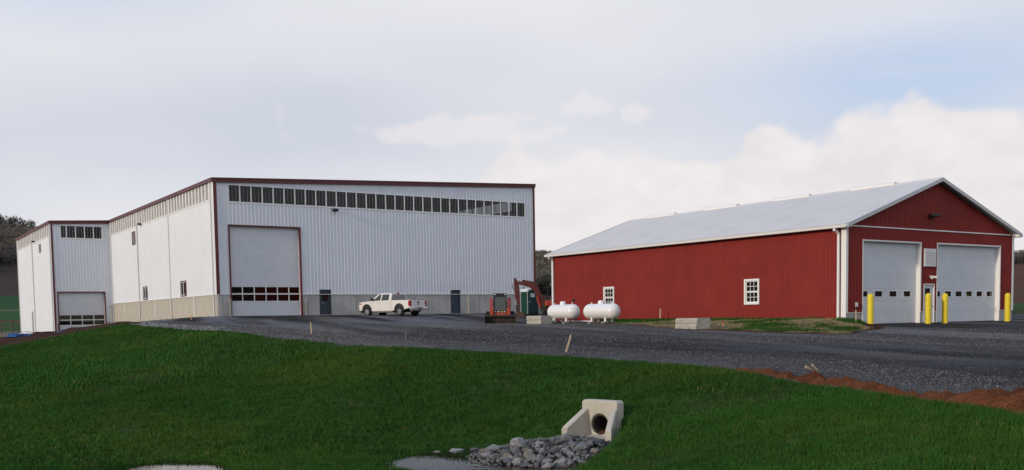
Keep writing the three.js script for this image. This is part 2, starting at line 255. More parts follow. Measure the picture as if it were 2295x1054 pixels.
function ground(x, z) {
  const r = Math.hypot(x, z);
  let h = r < 190 ? land(x, z) : 0;
  if (r > 110) h = mix(h, farH(x, z), sstep(110, 190, r));
  else if (r < 75) h += 0.10 * (n2(x * 0.35, z * 0.35, 3) - 0.5) + 0.09 * (n2(x * 1.7, z * 1.7, 3) - 0.5);
  const l = inLot(x, z);
  if (l > 0 && r < 190 && x < 90) h = mix(h, Math.min(h, lotPlane(x, z) - 0.12), l);
  // hollow in front of the outlet
  if (r < 30) {
    const wx = x - HW.x, wz = z - HW.z, dx = wx * Math.cos(HW.turn) - wz * Math.sin(HW.turn), dz = wx * Math.sin(HW.turn) + wz * Math.cos(HW.turn);
    if (dx < 0.1 && dx > -2.2) { const hw = dx > -0.6 ? mix(0.49, 0.35, (dx + 0.6) / 0.6) : 0.49 + 0.35 * (-dx - 0.6), k = sstep(hw + 0.16, hw, Math.abs(dz - 0.02)) * sstep(-2.2, -1.4, dx); h = mix(h, Math.min(h, HW.floor - 0.1), k); }
    else if (dx >= 0.1 && dx < 0.45 && Math.abs(dz + 0.09) < 0.22) h = Math.min(h, HW.floor - 0.1);
  }
  return h;
}

// ------------------------------------------------------------------ ground sheet
const forested = (r, a) => r > (a > -6 && a < 10 ? 400 : 560) + 50 * Math.sin(a * 0.9) && (a < 12 || r > 760);
{
  const fwd = Math.atan2(-RZ.x, RZ.z) ;   // angle so that x = r sin, z = -r cos
  const angs = []; for (let i = 0; i <= 330; i++) angs.push(fwd + (i / 330 - 0.5) * 2 * 0.62); const a0 = angs[0], a1 = angs[angs.length - 1];
  for (let i = 1; i < 50; i++) angs.push(a1 + (Math.PI * 2 - (a1 - a0)) * i / 50);
  const rs = [0]; for (let r = 0.5; r < 2600; r *= (r > 15.5 && r < 20 ? 1.0045 : r < 80 ? 1.0165 : 1.03)) rs.push(r);
  const nA = angs.length, pos = new Float32Array(nA * rs.length * 3), col = new Float32Array(nA * rs.length * 3), uv = new Float32Array(nA * rs.length * 2), idx = [];
  for (let j = 0; j < rs.length; j++) for (let i = 0; i < nA; i++) {
    const r = rs[j], x = r * Math.sin(angs[i]), z = -r * Math.cos(angs[i]), q = j * nA + i, y = ground(x, z), a = azOf(x, z);
    pos.set([x, y, z], q * 3); uv.set([x, z], q * 2);
    let c = [0.036, 0.088, 0.015];
    const m = n2(x * 0.22, z * 0.22, 4), m2 = n2(x * 1.3, z * 1.3, 3);
    const k = 0.72 + 0.45 * m + 0.25 * m2; c = [c[0] * k * (0.8 + 0.5 * m), c[1] * k, c[2] * k];
    const bare = sstep(0.60, 0.74, n2(x * 0.6 + 20, z * 0.6, 4)) * 0.55; c = c.map((v, t) => mix(v, [0.050, 0.050, 0.022][t], bare));
    if (y < -2.33 && r < 40) { const wet = sstep(-2.33, -2.5, y + 0.16 * (n2(x * 3, z * 3, 3) - 0.5)); c = c.map((v, t) => mix(v, [0.040, 0.034, 0.020][t], wet * 0.8)); }
    if (r > 85) {
      const rr = r + 30 * (n2(x * 0.012, z * 0.012, 3) - 0.5); let f;
      if (forested(rr, a)) f = [0.045, 0.038, 0.030];
      else if (a < 0 ? rr > 385 : rr > 240) f = a < 0 ? [0.075, 0.056, 0.042] : [0.115, 0.062, 0.042];
      else if (rr > 275) f = [0.040, 0.105, 0.034]; else if (rr > 262) f = [0.16, 0.14, 0.09]; else if (rr > 205) f = [0.045, 0.12, 0.034]; else if (rr > 190) f = [0.13, 0.085, 0.055]; else if (rr > 158) f = [0.055, 0.12, 0.035]; else if (rr > 118) f = [0.22, 0.185, 0.12]; else f = [0.09, 0.09, 0.095];
      const kk = 0.8 + 0.4 * n2(x * 0.05, z * 0.05, 4); c = f.map((v) => v * kk);
      if (a > 20 && r < 200) c = [0.05, 0.075, 0.03].map((v) => v * kk);
    }
    col.set(c, q * 3);
  }
  for (let j = 0; j + 1 < rs.length; j++) for (let i = 0; i < nA; i++) { const a = j * nA + i, b = j * nA + (i + 1) % nA, c = a + nA, d = b + nA; idx.push(a, b, c, b, d, c); }
  const g = new THREE.BufferGeometry(); g.setAttribute('position', new THREE.BufferAttribute(pos, 3)); g.setAttribute('color', new THREE.BufferAttribute(col, 3)); g.setAttribute('uv', new THREE.BufferAttribute(uv, 2)); g.setIndex(idx); g.computeVertexNormals();
  if (g.attributes.normal.getY(200 * nA) < 0) { const ix = g.index.array; for (let i = 0; i < ix.length; i += 3) { const t = ix[i]; ix[i] = ix[i + 1]; ix[i + 1] = t; } g.computeVertexNormals(); }
  const t = tex(512, 1.6, (u, v) => { const n = 0.62 + 0.38 * ((fbm(u * 40, v * 40, 1, 4, 40) - 0.5) * 2 + 0.5); return [n, n, n]; });
  const m = new THREE.Mesh(g, earth({ vertexColors: true, map: t, bumpMap: gray(256, 0.8, 40, 4), bumpScale: 0.03 }));
  m.name = 'grassy_ground'; m.userData.kind = 'structure'; m.castShadow = m.receiveShadow = true; scene.add(m);
}
// grid sheet from a function (s, t) -> [x, y, z], with colours
function sheet(nS, nT, fn, colour) {
  const pos = [], col = [], uv = [], idx = [];
  for (let j = 0; j <= nT; j++) for (let i = 0; i <= nS; i++) { const p = fn(i / nS, j / nT); pos.push(...p); uv.push(p[0], p[2]); if (colour) col.push(...colour(p, i / nS, j / nT)); }
  for (let j = 0; j < nT; j++) for (let i = 0; i < nS; i++) { const a = j * (nS + 1) + i, b = a + 1, c = a + nS + 1, d = c + 1; idx.push(a, c, b, b, c, d); }
  const g = new THREE.BufferGeometry(); g.setAttribute('position', new THREE.Float32BufferAttribute(pos, 3)); g.setAttribute('uv', new THREE.Float32BufferAttribute(uv, 2)); if (colour) g.setAttribute('color', new THREE.Float32BufferAttribute(col, 3));
  g.setIndex(idx); g.computeVertexNormals();
  let s = 0; for (let i = 0; i < g.attributes.normal.count; i += 7) s += g.attributes.normal.getY(i);
  if (s < 0) { const ix = g.index.array; for (let i = 0; i < ix.length; i += 3) { const t = ix[i]; ix[i] = ix[i + 1]; ix[i + 1] = t; } g.computeVertexNormals(); }
  g.userData.ready = true; return g;
}
// ------------------------------------------------------------------ gravel yard
const gravelEdge = (z) => edgeX(z) + 0.35 * (n2(3.3, z * 0.7, 3) - 0.5) + 0.18 * (n2(9.9, z * 3, 3) - 0.5);
function lotH(x, z) {
  const e = x - gravelEdge(z);
  return lotPlane(x, z) + 0.05 * (n2(x * 0.16, z * 0.16, 3) - 0.5) + 0.03 * (n2(x * 0.8, z * 0.8, 3) - 0.5) + 0.025 * (n2(x * 3, z * 3, 2) - 0.5) * sstep(60, 25, Math.hypot(x, z)) - 0.16 * sstep(0.7, 0, e) ;
}
{
  const zs = []; for (let k = 0; k <= 420; k++) { const t = k / 420; zs.push(12 - 125 * Math.pow(t, 1.45)); }
  const g = sheet(260, 420, (s, t) => { const z = zs[Math.round(t * 420)], x0 = gravelEdge(z) - 0.12, x = x0 + (78 - x0) * Math.pow(s, 1.6); return [x, s === 0 ? ground(x, z) - 0.12 : lotH(x, z), z]; },
    ([x, , z]) => {
      const streak = n2(x * 0.28 + 0.05 * z, z * 0.10 + 0.25 * x, 4), m = n2(x * 0.5, z * 0.5, 4), e = x - gravelEdge(z), f = n2(x * 2.2, z * 2.2, 3);
      let k = 0.050 + 0.19 * Math.pow(sstep(0.36, 0.72, streak), 1.4) + 0.08 * (m - 0.45) + 0.085 * (f - 0.5);
      k += 0.07 * sstep(2.6, 0.2, e + 1.4 * (m - 0.5)) * sstep(-64, -50, z);              // clean loose stone along the edge
      k += 0.07 * (n2(x * 1.25 + 0.12 * z, z * 0.06, 3) - 0.5) * sstep(1.5, 4, e);                 // lanes packed by wheels
      const warm = sstep(0.5, 0.75, n2(x * 0.33 + 7, z * 0.33, 3)) * 0.16;
      k = Math.max(0.028, k); return [k * (1 + warm), k * (1 + warm * 0.4), k * (1.07 - warm)];
    });
  const t = tex(512, 1.1, (u, v) => { const n = 0.55 + 0.9 * (fbm(u * 46, v * 46, 1, 3, 46) - 0.3); return [n, n, n]; });
  struct('gravel_yard', g, earth({ vertexColors: true, map: t, bumpMap: gray(256, 0.9, 40, 3, 2.2), bumpScale: 0.035, specularIntensity: 0.25 }));
}
// ------------------------------------------------------------------ bare soil
M.soil = earth({ map: mottle(256, 1.7, [0.085, 0.030, 0.014], [0.22, 0.083, 0.038], 6, 5), bumpMap: gray(256, 0.7, 26, 5, 2.2), bumpScale: 0.05, roughness: 0.95 });
M.soilDark = earth({ map: mottle(256, 2.2, [0.045, 0.024, 0.017], [0.105, 0.052, 0.034], 6, 5), bumpMap: gray(256, 0.9, 26, 5, 2.2), bumpScale: 0.06, roughness: 0.95 });
{ // berm along the yard's edge on the right
  const z0 = -16.4, z1 = 6;
  struct('soil_berm', sheet(44, 620, (s, t) => {
    const z = mix(z0, z1, t), e = edgeX(z) + 0.1 * (n2(1.2, z * 1.4, 3) - 0.5), grow = sstep(z0, -12.5, z), w = (0.26 + 0.16 * grow + 0.22 * sstep(-9.5, -7, z)) * (0.75 + 0.6 * n2(4.4, z * 0.9, 3)), x = e - w * 0.75 + 1.5 * w * s;
    const dome = Math.pow(Math.sin(Math.PI * s), 0.8), lump = n2(x * 2.4, z * 2.4, 4), lump2 = n2(x * 8, z * 8, 3);
    const y = Math.max(ground(x, z), s > 0.6 ? lotH(x, z) : -9) - 0.06 + dome * (0.04 + (0.13 + 0.12 * sstep(-9.5, -7.5, z)) * grow + 0.48 * (lump - 0.47) * (0.3 + 0.7 * grow) + 0.12 * (lump2 - 0.5));
    return [x + 0.12 * (lump2 - 0.5), y, z];
  }), M.soil);
  // graded slope between the yard's corner and the wing
  const A = [[300, 724.5, 61.2], [255, 731, 62.5], [200, 742, 63], [120, 758, 64], [60, 770, 63], [0, 783, 62], [-60, 797, 60]].map((p) => onD(...p));
  struct('bare_soil_slope', sheet(120, 130, (s, t) => {
    const k = t * (A.length - 1), i = Math.min(A.length - 2, Math.floor(k)), a = A[i].clone().lerp(A[i + 1], k - i);
    const fx = mix(22.6, -4, Math.pow(t, 0.8)), fz = mix(-96, -104, t), ss = Math.pow(s, 1.4);
    const x = mix(a.x, fx, ss) + 0.5 * (n2(t * 30, 3, 3) - 0.5) * (1 - s), z = mix(a.z + 0.6, fz, ss);
    return [x, ground(x, z) + 0.10 * Math.sin(Math.PI * clamp(s * 8, 0, 1) / 2) - 0.04 + 0.42 * (n2(x * 0.9, z * 0.9, 4) - 0.5) * sstep(0, 0.12, s) * sstep(1, 0.8, s), z];
  }), M.soilDark);
}
// ------------------------------------------------------------------ verge of grass and straw beside the barn
const BARN = { x0: 42.65, x1: 58.3, z0: -32.7, z1: -58.3, eave: 4.42, ridge: 7.12, rx: 50.47, floor: -0.69, base: -0.05 };
const VERGE = [[1320, 726.5], [1395, 727.5], [1450, 732], [1520, 739], [1600, 741.5], [1700, 746], [1800, 749], [1885, 750.5], [1925, 746], [1960, 741], [1985, 737]].map(([x, y]) => { const r = dirOf(x, y); let t = 1 / 100; for (let i = 0; i < 60; i++) { const p = r.clone().multiplyScalar(t); t *= 1 + 0.4 * ((lotPlane(p.x, p.z) + 0.0) / p.y - 1) * (p.y < 0 ? 1 : 0); if (!isFinite(t)) t = 0.02; } return r.multiplyScalar(t); });
const vergeAt = (s, t) => {
  const k = t * (VERGE.length - 1), i = Math.min(VERGE.length - 2, Math.floor(k)), a = VERGE[i].clone().lerp(VERGE[i + 1], k - i), tz = Math.min(1, t / 0.84);
  const b = t < 0.84 ? [BARN.x0 + 0.05, mix(-53, BARN.z0 + 0.05, tz)] : [BARN.x0 + 0.05 + (t - 0.84) / 0.16 * 1.1, BARN.z0 + 0.1 - (t - 0.84)*0.2];
  const x = mix(a.x, b[0], s) + 0.35 * (n2(t * 24, 1.5, 3) - 0.5) * (1 - s), z = mix(a.z, b[1], s) + 0.35 * (n2(t * 24, 8.5, 3) - 0.5) * (1 - s);
  const wall = t < 0.8 ? -0.37 : mix(-0.37, -0.62, (t - 0.8) / 0.2), edge = lotH(x, z);
  const rise = sstep(0, 0.08, s), y = s === 0 ? edge - 0.1 : mix(edge + 0.05 * rise, Math.max(wall, edge + 0.06), sstep(0.03, 0.8, s)) + 0.09 * (n2(x * 1.6, z * 1.6, 4) - 0.5) * rise;
  return [x, y, z];
};
const vergeKind = (x, z, s, t) => { const soil = sstep(0.10, 0.02, s + 0.12 * (n2(x * 0.9, z * 0.9, 3) - 0.5)) + sstep(0.86, 0.93, t), green = sstep(0.44, 0.56, n2(x * 0.45 + 3, z * 0.45, 4) - 0.045 + 0.26 * (s - 0.45) + 0.05 * (0.5 - t)); return [clamp(soil), green]; };
struct('grass_verge', sheet(70, 260, vergeAt, ([x, , z], s, t) => { const [soil, green] = vergeKind(x, z, s, t), k = 0.75 + 0.5 * n2(x * 2.5, z * 2.5, 3); let c = [0.29, 0.225, 0.12].map((v, i) => mix(v, [0.04, 0.085, 0.02][i], green)); c = c.map((v, i) => mix(v, [0.10, 0.042, 0.025][i], soil) * k); return c; }),
  earth({ vertexColors: true, map: tex(256, 0.9, (u, v) => { const n = 0.55 + 0.45 * ((fbm(u * 30, v * 30, 1, 4, 30) - 0.5) * 2 + 0.5); return [n, n, n]; }), bumpMap: gray(256, 0.6, 26, 4, 2), bumpScale: 0.05, roughness: 0.95 }));

// ------------------------------------------------------------------ standing water
{
  const WL = -2.405;
  const shape = (pts) => { const c = new THREE.CatmullRomCurve3(pts.map(([x, z]) => new THREE.Vector3(x, z, 0)), true); const s = new THREE.Shape(c.getPoints(60).map((p) => new THREE.Vector2(p.x, -p.y))); return new THREE.ShapeGeometry(s).rotateX(-Math.PI / 2).translate(0, WL, 0); };
  const W = phys({ color: C(0.016, 0.015, 0.008), roughness: 0.015, ior: 1.33, specularIntensity: 1, bumpMap: gray(256, 1.5, 10, 3), bumpScale: 0.0006 });
  struct('pond_water', shape([[7.2, -15.6], [8.4, -16.0], [10.2, -15.3], [11.0, -14.2], [10.4, -12.4], [8.6, -11.2], [6.9, -12.6], [6.8, -14.4]]), W);
  struct('puddle_water', shape([[2.6, -17.6], [4.4, -18.6], [6.0, -17.2], [6.0, -15.0], [4.2, -13.6], [2.4, -14.8]]), W);
}
// ================================================================== WHITE STEEL BUILDING
const WB = { x0: 23.95, x1: 54.45, zf: -77.3, zw: -114.5, zb: -140, xw: 17.98, base: 2.13 };
const roofY = (x) => 11.12 + 0.0446 * (x - WB.x0);
const PBR = { pitch: 0.3048, h: 0.034, w: 0.062, wt: 0.02 };
{
  const b = thing('white_steel_building', 'large white ribbed steel building with maroon trim on concrete base', 'building');
  const grp = (name, parent) => { const o = new THREE.Group(); o.name = name; parent.add(o); return o; };
  const stripF = [25.08, 25.08 + 31 * 0.9144, 9.42, 10.68], dF = [25.02, 30.92, 0.37, 7.55], md1 = [32.5, 33.5, 0.39, 2.5], md2 = [45.15, 46.12, 0.36, 2.5];
  // front wall
  const fw = part('front_siding', ribbed({ along: 'x', plane: WB.zf, out: 1, from: WB.x0, to: WB.x1, bottom: WB.base, top: (x) => roofY(x) - 0.1, ...PBR, phase: stripF[0], openings: [stripF, [dF[0], dF[1], 0, dF[3]], [md1[0], md1[1], 0, md1[3]], [md2[0], md2[1], 0, md2[3]]] }), M.white, b);
  // side walls
  const lw = { up: [-104.4, -103.25, 7.82, 9.1], a: [-100.75, -99.2, 2.22, 3.46], c: [-87.45, -85.85, 2.22, 3.49] }, stripL = [-114.1, -78.4, 9.62, 10.88];
  part('side_siding', ribbed({ along: 'z', plane: WB.x0, out: -1, from: WB.zw, to: WB.zf, bottom: WB.base, top: 11.0, ...PBR, openings: [stripL, lw.up, lw.a, lw.c] }), M.white, b);
  const stripR = [-96, -81, 10.4, 11.3];
  part('rear_side_siding', ribbed({ along: 'z', plane: WB.x1, out: 1, from: WB.zb, to: WB.zf, bottom: 0.1, top: roofY(WB.x1) - 0.1, ...PBR, openings: [stripR] }), M.white, b);
  part('rear_siding', ribbed({ along: 'x', plane: WB.zb, out: -1, from: WB.xw, to: WB.x1, bottom: -1.3, top: (x) => roofY(x) - 0.1, ...PBR }), M.white, b);
  // wing
  const stripW = [18.9, 23.06, 9.17, 10.42], dW = [18.36, 23.12, -1.2, 3.36], wl = [-122.6, -121.5, 8.05, 8.92], stripWL = [-139.2, -115.6, 9.42, 10.6];
  part('wing_front_siding', ribbed({ along: 'x', plane: WB.zw, out: 1, from: WB.xw, to: WB.x0, bottom: -1.25, top: (x) => roofY(x) - 0.1, ...PBR, phase: 18.9, openings: [stripW, dW] }), M.white, b);
  part('wing_side_siding', ribbed({ along: 'z', plane: WB.xw, out: -1, from: WB.zb, to: WB.zw, bottom: -1.3, top: 10.75, ...PBR, openings: [stripWL, wl] }), M.white, b);
  // roof
  const deck = (x0, x1, z0, z1) => hull8([[x0, roofY(x0) - 0.12, z1], [x1, roofY(x1) - 0.12, z1], [x1, roofY(x1) - 0.12, z0], [x0, roofY(x0) - 0.12, z0]], [[x0, roofY(x0), z1], [x1, roofY(x1), z1], [x1, roofY(x1), z0], [x0, roofY(x0), z0]]);
  const rf = part('roof', [deck(WB.x0 - 0.05, WB.x1 + 0.06, WB.zb - 0.05, WB.zf + 0.05), deck(WB.xw - 0.05, WB.x0 - 0.051, WB.zb - 0.05, WB.zw + 0.05)], M.roof, b);
  // maroon trim
  const rake = (x0, x1, z, h0, h1) => hull8([[x0, roofY(x0) + 0.06 - h0, z + 0.16], [x1, roofY(x1) + 0.06 - h1, z + 0.16], [x1, roofY(x1) + 0.06 - h1, z + 0.051], [x0, roofY(x0) + 0.06 - h0, z + 0.051]], [[x0, roofY(x0) + 0.06, z + 0.16], [x1, roofY(x1) + 0.06, z + 0.16], [x1, roofY(x1) + 0.06, z + 0.051], [x0, roofY(x0) + 0.06, z + 0.051]]);
  part('rake_trim', [rake(WB.x0 - 0.16, WB.x1 + 0.14, WB.zf, 0.36, 0.36), rake(WB.x0 - 0.17, WB.x1 + 0.15, WB.zf + 0.055, 0.10, 0.10)], M.maroon, rf);
  part('rake_trim', [rake(WB.xw - 0.16, WB.x0 - 0.17, WB.zw, 0.36, 0.36), rake(WB.xw - 0.17, WB.x0 - 0.17, WB.zw + 0.055, 0.10, 0.10)], M.maroon, rf);
  part('eave_gutter', [bx(WB.x0 - 0.2, WB.x0 - 0.055, roofY(WB.x0) - 0.2, roofY(WB.x0) + 0.05, WB.zw - 0.1, WB.zf + 0.05), bx(WB.x0 - 0.215, WB.x0 - 0.2, roofY(WB.x0) - 0.02, roofY(WB.x0) + 0.06, WB.zw - 0.1, WB.zf + 0.05)], M.maroon, rf);
  part('eave_gutter', [bx(WB.xw - 0.2, WB.xw - 0.055, roofY(WB.xw) - 0.2, roofY(WB.xw) + 0.05, WB.zb, WB.zw + 0.05), bx(WB.xw - 0.215, WB.xw - 0.2, roofY(WB.xw) - 0.02, roofY(WB.xw) + 0.06, WB.zb, WB.zw + 0.05)], M.maroon, rf);
  part('corner_trim', bx(WB.x0 - 0.06, WB.x0 + 0.19, WB.base + 0.02, 10.8, WB.zf + 0.036, WB.zf + 0.075), M.maroon, b);
  part('corner_trim', bx(WB.x1 - 0.14, WB.x1 + 0.09, WB.base + 0.02, 12.2, WB.zf + 0.036, WB.zf + 0.075), M.maroon, b);
  part('corner_trim', bx(WB.xw - 0.06, WB.xw + 0.15, -1.2, 10.55, WB.zw + 0.036, WB.zw + 0.075), M.maroon, b);
  part('corner_flashing', bx(WB.x0 - 0.072, WB.x0 - 0.038, WB.base + 0.02, 10.95, WB.zf - 0.3, WB.zf + 0.03), M.whiteTrim, b);
  part('base_flashing', bx(WB.x0 - 0.05, WB.x1 + 0.02, WB.base - 0.04, WB.base + 0.0, WB.zf + 0.002, WB.zf + 0.06), M.whiteTrim, b);
  part('base_flashing', bx(WB.x0 - 0.06, WB.x0 - 0.002, WB.base - 0.04, WB.base, WB.zw + 0.08, WB.zf - 0.002), M.whiteTrim, b);
  // clerestory panels, each a ribbed sheet of its own
  const band = (name, along, plane, out, s, y0, y1, n, mat, mull, widths) => {
    const g = grp(name, b); let edges = []; for (let i = 0; i <= n; i++) edges.push(mix(s[0], s[1], i / n)); if (widths) edges = widths;
    for (let i = 0; i + 1 < edges.length; i++) part('panel', ribbed({ along, plane: plane - out * 0.012, out, from: edges[i] + 0.03, to: edges[i + 1] - 0.03, bottom: y0 + 0.02, top: y1 - 0.02, ...PBR, h: 0.028, phase: s[0] }), mat, g);
    if (mat === M.panel) for (let i = 0; i + 1 < edges.length; i++) for (let u = edges[i] + 0.3048; u < edges[i + 1] - 0.15; u += 0.3048) part('panel_rib', slab(along, plane + out * 0.017, out, 0.012, u - 0.022, u + 0.022, y0 + 0.02, y1 - 0.02), M.ribGrey ??= std({ color: C(0.17, 0.16, 0.15), roughness: 0.6 }), g);
    for (const e of edges) part('mullion', slab(along, plane - out * 0.02, out, 0.068, e - mull, e + mull, y0 + 0.002, y1 - 0.002), M.whiteTrim, g);
    part('sill', slab(along, plane - out * 0.01, out, 0.052, s[0] - 0.05, s[1] + 0.05, y0 - 0.13, y0 - 0.001), M.whiteTrim, g);
    part('head_flashing', slab(along, plane - out * 0.01, out, 0.052, s[0] - 0.05, s[1] + 0.05, y1 + 0.001, y1 + 0.04), M.whiteTrim, g);
  };
  band('clerestory_window', 'x', WB.zf, 1, stripF, stripF[2], stripF[3], 31, M.panel, 0.045);
  band('clerestory_window', 'x', WB.zw, 1, stripW, stripW[2], stripW[3], 5, M.panel, 0.05, [18.9, 19.49, 20.4, 21.3, 22.2, 23.06]);
  for (const [z0, z1, n] of [[-114.0, -102.5, 12], [-102.1, -90.8, 12], [-90.4, -78.5, 13]]) band('clerestory_window', 'z', WB.x0, -1, [z0, z1], stripL[2], stripL[3], n, M.palePanel, 0.16);
  for (const [z0, z1, n] of [[-139.1, -127.9, 9], [-127.5, -115.7, 10]]) band('clerestory_window', 'z', WB.xw, -1, [z0, z1], stripWL[2], stripWL[3], n, M.palePanel, 0.2);
  for (const [z0, z1, n] of [[-96, -81, 8]]) band('clerestory_window', 'z', WB.x1, 1, [z0, z1], stripR[2], stripR[3], n, M.panel, 0.05);
  // concrete base
  const cf = grp('concrete_base', b), cp = (x0, x1, z0, z1) => part('concrete_panel', rb(x0 + 0.012, x1 - 0.012, -0.35, WB.base - 0.04, z0, z1, 0.015, 1), M.conc, cf);
  for (const [a, c, n] of [[WB.x0, dF[0], 1], [dF[1], md1[0], 1], [md1[1], md2[0], 5], [md2[1], WB.x1, 4]]) for (let i = 0; i < n; i++) cp(mix(a, c, i / n), mix(a, c, (i + 1) / n), WB.zf - 0.24, WB.zf + 0.0);
  const pz = [WB.zw, -108.84, -102.3, -96.22, -90.6, -83.54, -77.55];
  for (let i = 0; i + 1 < pz.length; i++) part('concrete_panel', rb(WB.x0 - 0.01, WB.x0 + 0.24, -1.4, WB.base - 0.04, pz[i] + 0.012, pz[i + 1] - 0.012, 0.015, 1), M.concCream, cf);  // same concrete as the front base; the sunlit cream is put into its colour
  for (const z of [-108.84, -96.22, -83.54]) part('joint_strip', bx(WB.x0 - 0.07, WB.x0 - 0.012, -1.2, WB.base - 0.05, z - 0.09, z + 0.09), M.whiteTrim, cf);
  part('corner_pier', rb(WB.x0 - 0.35, WB.x0 - 0.02, -1.4, 1.95, WB.zw + 0.06, WB.zw + 0.4, 0.02, 1), M.conc, cf);
  part('joint_strip', bx(46.95, 47.1, 0.3, WB.base - 0.05, WB.zf + 0.002, WB.zf + 0.07), M.concCream, cf);  // strip on the shaded front, with a sunlit cream tone in its colour
  for (const x of [24.2, 50.0]) part('joint_strip', bx(x, x + 0.06, 0.2, WB.base - 0.05, WB.zf + 0.002, WB.zf + 0.03), M.conc, cf);
  // floor slab inside
  part('floor_slab', [bx(WB.x0 + 0.25, WB.x1 - 0.05, 0.12, 0.36, WB.zb + 0.05, WB.zf - 0.25), bx(WB.xw + 0.05, WB.x0 + 0.24, -1.5, -1.2, WB.zb + 0.05, WB.zw - 0.05)], M.conc, b);
  // rigid frames inside
  for (const z of [-78.3, -90.6, -102.3, -113.6]) part('frame_rafter', [beam([WB.x0 + 0.6, roofY(WB.x0 + 0.6) - 0.55, z], [WB.x1 - 0.6, roofY(WB.x1 - 0.6) - 0.55, z], 0.22, 0.7), bx(WB.x1 - 0.8, WB.x1 - 0.3, 0.37, 11.7, z - 0.1, z + 0.1), bx(WB.x0 + 0.3, WB.x0 + 0.8, 0.37, 10.4, z - 0.1, z + 0.1)], M.inside, b);
  // downspouts
  const spout = (along, x, z, y0, y1) => part('downspout', [bx(x - 0.13, x - 0.04, y0, y1, z - 0.06, z + 0.06), beam([x - 0.085, y0 + 0.06, z], [x - 0.26, y0 - 0.1, z], 0.09, 0.12)], M.whiteTrim, b);
  for (const z of [-114.1, -102.3, -90.6, -78.05]) spout('z', WB.x0, z, z < -110 ? -1 : 0.3 - (-z - 78) * 0.012, 10.95);
  for (const z of [-139.7, -127.7, -115.2]) spout('z', WB.xw, z, -1.15, 10.7);
  part('conduit', bar([WB.xw - 0.1, -1.2, -129.3], [WB.xw - 0.1, 1.5, -129.3], 0.09), M.steel, b);
  // small windows in the side wall
  const smallWin = (plane, w) => { const g = grp('window', b), [z0, z1, y0, y1] = w; part('window_frame', frame('z', plane + 0.02, -1, z0 + 0.06, z1 - 0.06, y0 + 0.06, y1 - 0.06, 0.09, 0.09), M.maroon, g); part('sash', [...frame('z', plane + 0.015, -1, z0 + 0.11, z1 - 0.11, y0 + 0.11, y1 - 0.11, 0.05, 0.06), slab('z', plane + 0.015, -1, 0.06, (z0 + z1) / 2 - 0.05, (z0 + z1) / 2 + 0.05, y0 + 0.11, y1 - 0.11)], M.whiteTrim, g); for (const [a, c] of [[z0 + 0.11, (z0 + z1) / 2 - 0.05], [(z0 + z1) / 2 + 0.05, z1 - 0.11]]) part('pane', slab('z', plane - 0.005, -1, 0.012, a, c, y0 + 0.11, y1 - 0.11), M.darkglass, g); };
  smallWin(WB.x0, lw.a); smallWin(WB.x0, lw.c); smallWin(WB.xw, wl);
  { const g = grp('louvre', b), [z0, z1, y0, y1] = lw.up; part('louvre_frame', frame('z', WB.x0 + 0.02, -1, z0 + 0.06, z1 - 0.06, y0 + 0.06, y1 - 0.06, 0.08, 0.09), M.maroon, g); for (let i = 0; i < 9; i++) { const y = mix(y0 + 0.08, y1 - 0.08, (i + 0.5) / 9); part('slat', new THREE.BoxGeometry(0.012, 0.16, z1 - z0 - 0.1).rotateZ(0.6).translate(WB.x0 - 0.01, y, (z0 + z1) / 2), M.plasticGrey, g); } }
  // wall lamps
  const lampZ = (x, y, z) => { const g = grp('wall_lamp', b); part('housing', rb(x - 0.36, x - 0.06, y, y + 0.16, z - 0.22, z + 0.22, 0.04), M.black, g); part('bracket', bx(x - 0.06, x + 0.0, y - 0.08, y + 0.12, z - 0.08, z + 0.08), M.gunmetal, g); };
  lampZ(WB.x0, 9.5, -100.6); lampZ(WB.xw, 9.42, -125.6);
  { const p = onZ(749, 471, WB.zf), g = grp('wall_lamp', b); part('housing', rb(p.x - 0.24, p.x + 0.24, p.y - 0.1, p.y + 0.09, WB.zf + 0.06, WB.zf + 0.36, 0.04), M.black, g); part('bracket', bx(p.x - 0.08, p.x + 0.08, p.y - 0.12, p.y + 0.1, WB.zf, WB.zf + 0.06), M.gunmetal, g); }
  // overhead doors
  function overhead(d, plane, rows, cols, yrows, frameMat, sides, secH) {
    const g = grp('overhead_door', b), [x0, x1, y0, y1] = d, z = plane - 0.22;
    part('door_frame', frame('x', plane - 0.16, 1, x0 + 0.06, x1 - 0.06, y0, y1 - 0.06, 0.12, 0.22, sides), M.maroon, g);
    part('jamb', [bx(x0 - 0.02, x0 + 0.055, y0, y1 - 0.01, z - 0.1, plane - 0.162), bx(x1 - 0.055, x1 + 0.02, y0, y1 - 0.01, z - 0.1, plane - 0.162), bx(x0 + 0.055, x1 - 0.055, y1 - 0.055, y1, z - 0.1, plane - 0.162)], M.whiteTrim, g);
    const ya = yrows[0], yb = yrows[yrows.length - 1];
    const low = Math.max(1, Math.round((ya - y0) / secH)), high = Math.round((y1 - yb) / secH);
    const sec = (a, c) => part('door_section', rb(x0 + 0.04, x1 - 0.04, a + 0.0015, c - 0.0015, z - 0.05, z, 0.004, 1), M.door, g);
    for (let i = 0; i < low; i++) sec(mix(y0 + 0.02, ya, i / low), mix(y0 + 0.02, ya, (i + 1) / low));
    for (let i = 0; i < high; i++) sec(mix(yb, y1, i / high), mix(yb, y1, (i + 1) / high));
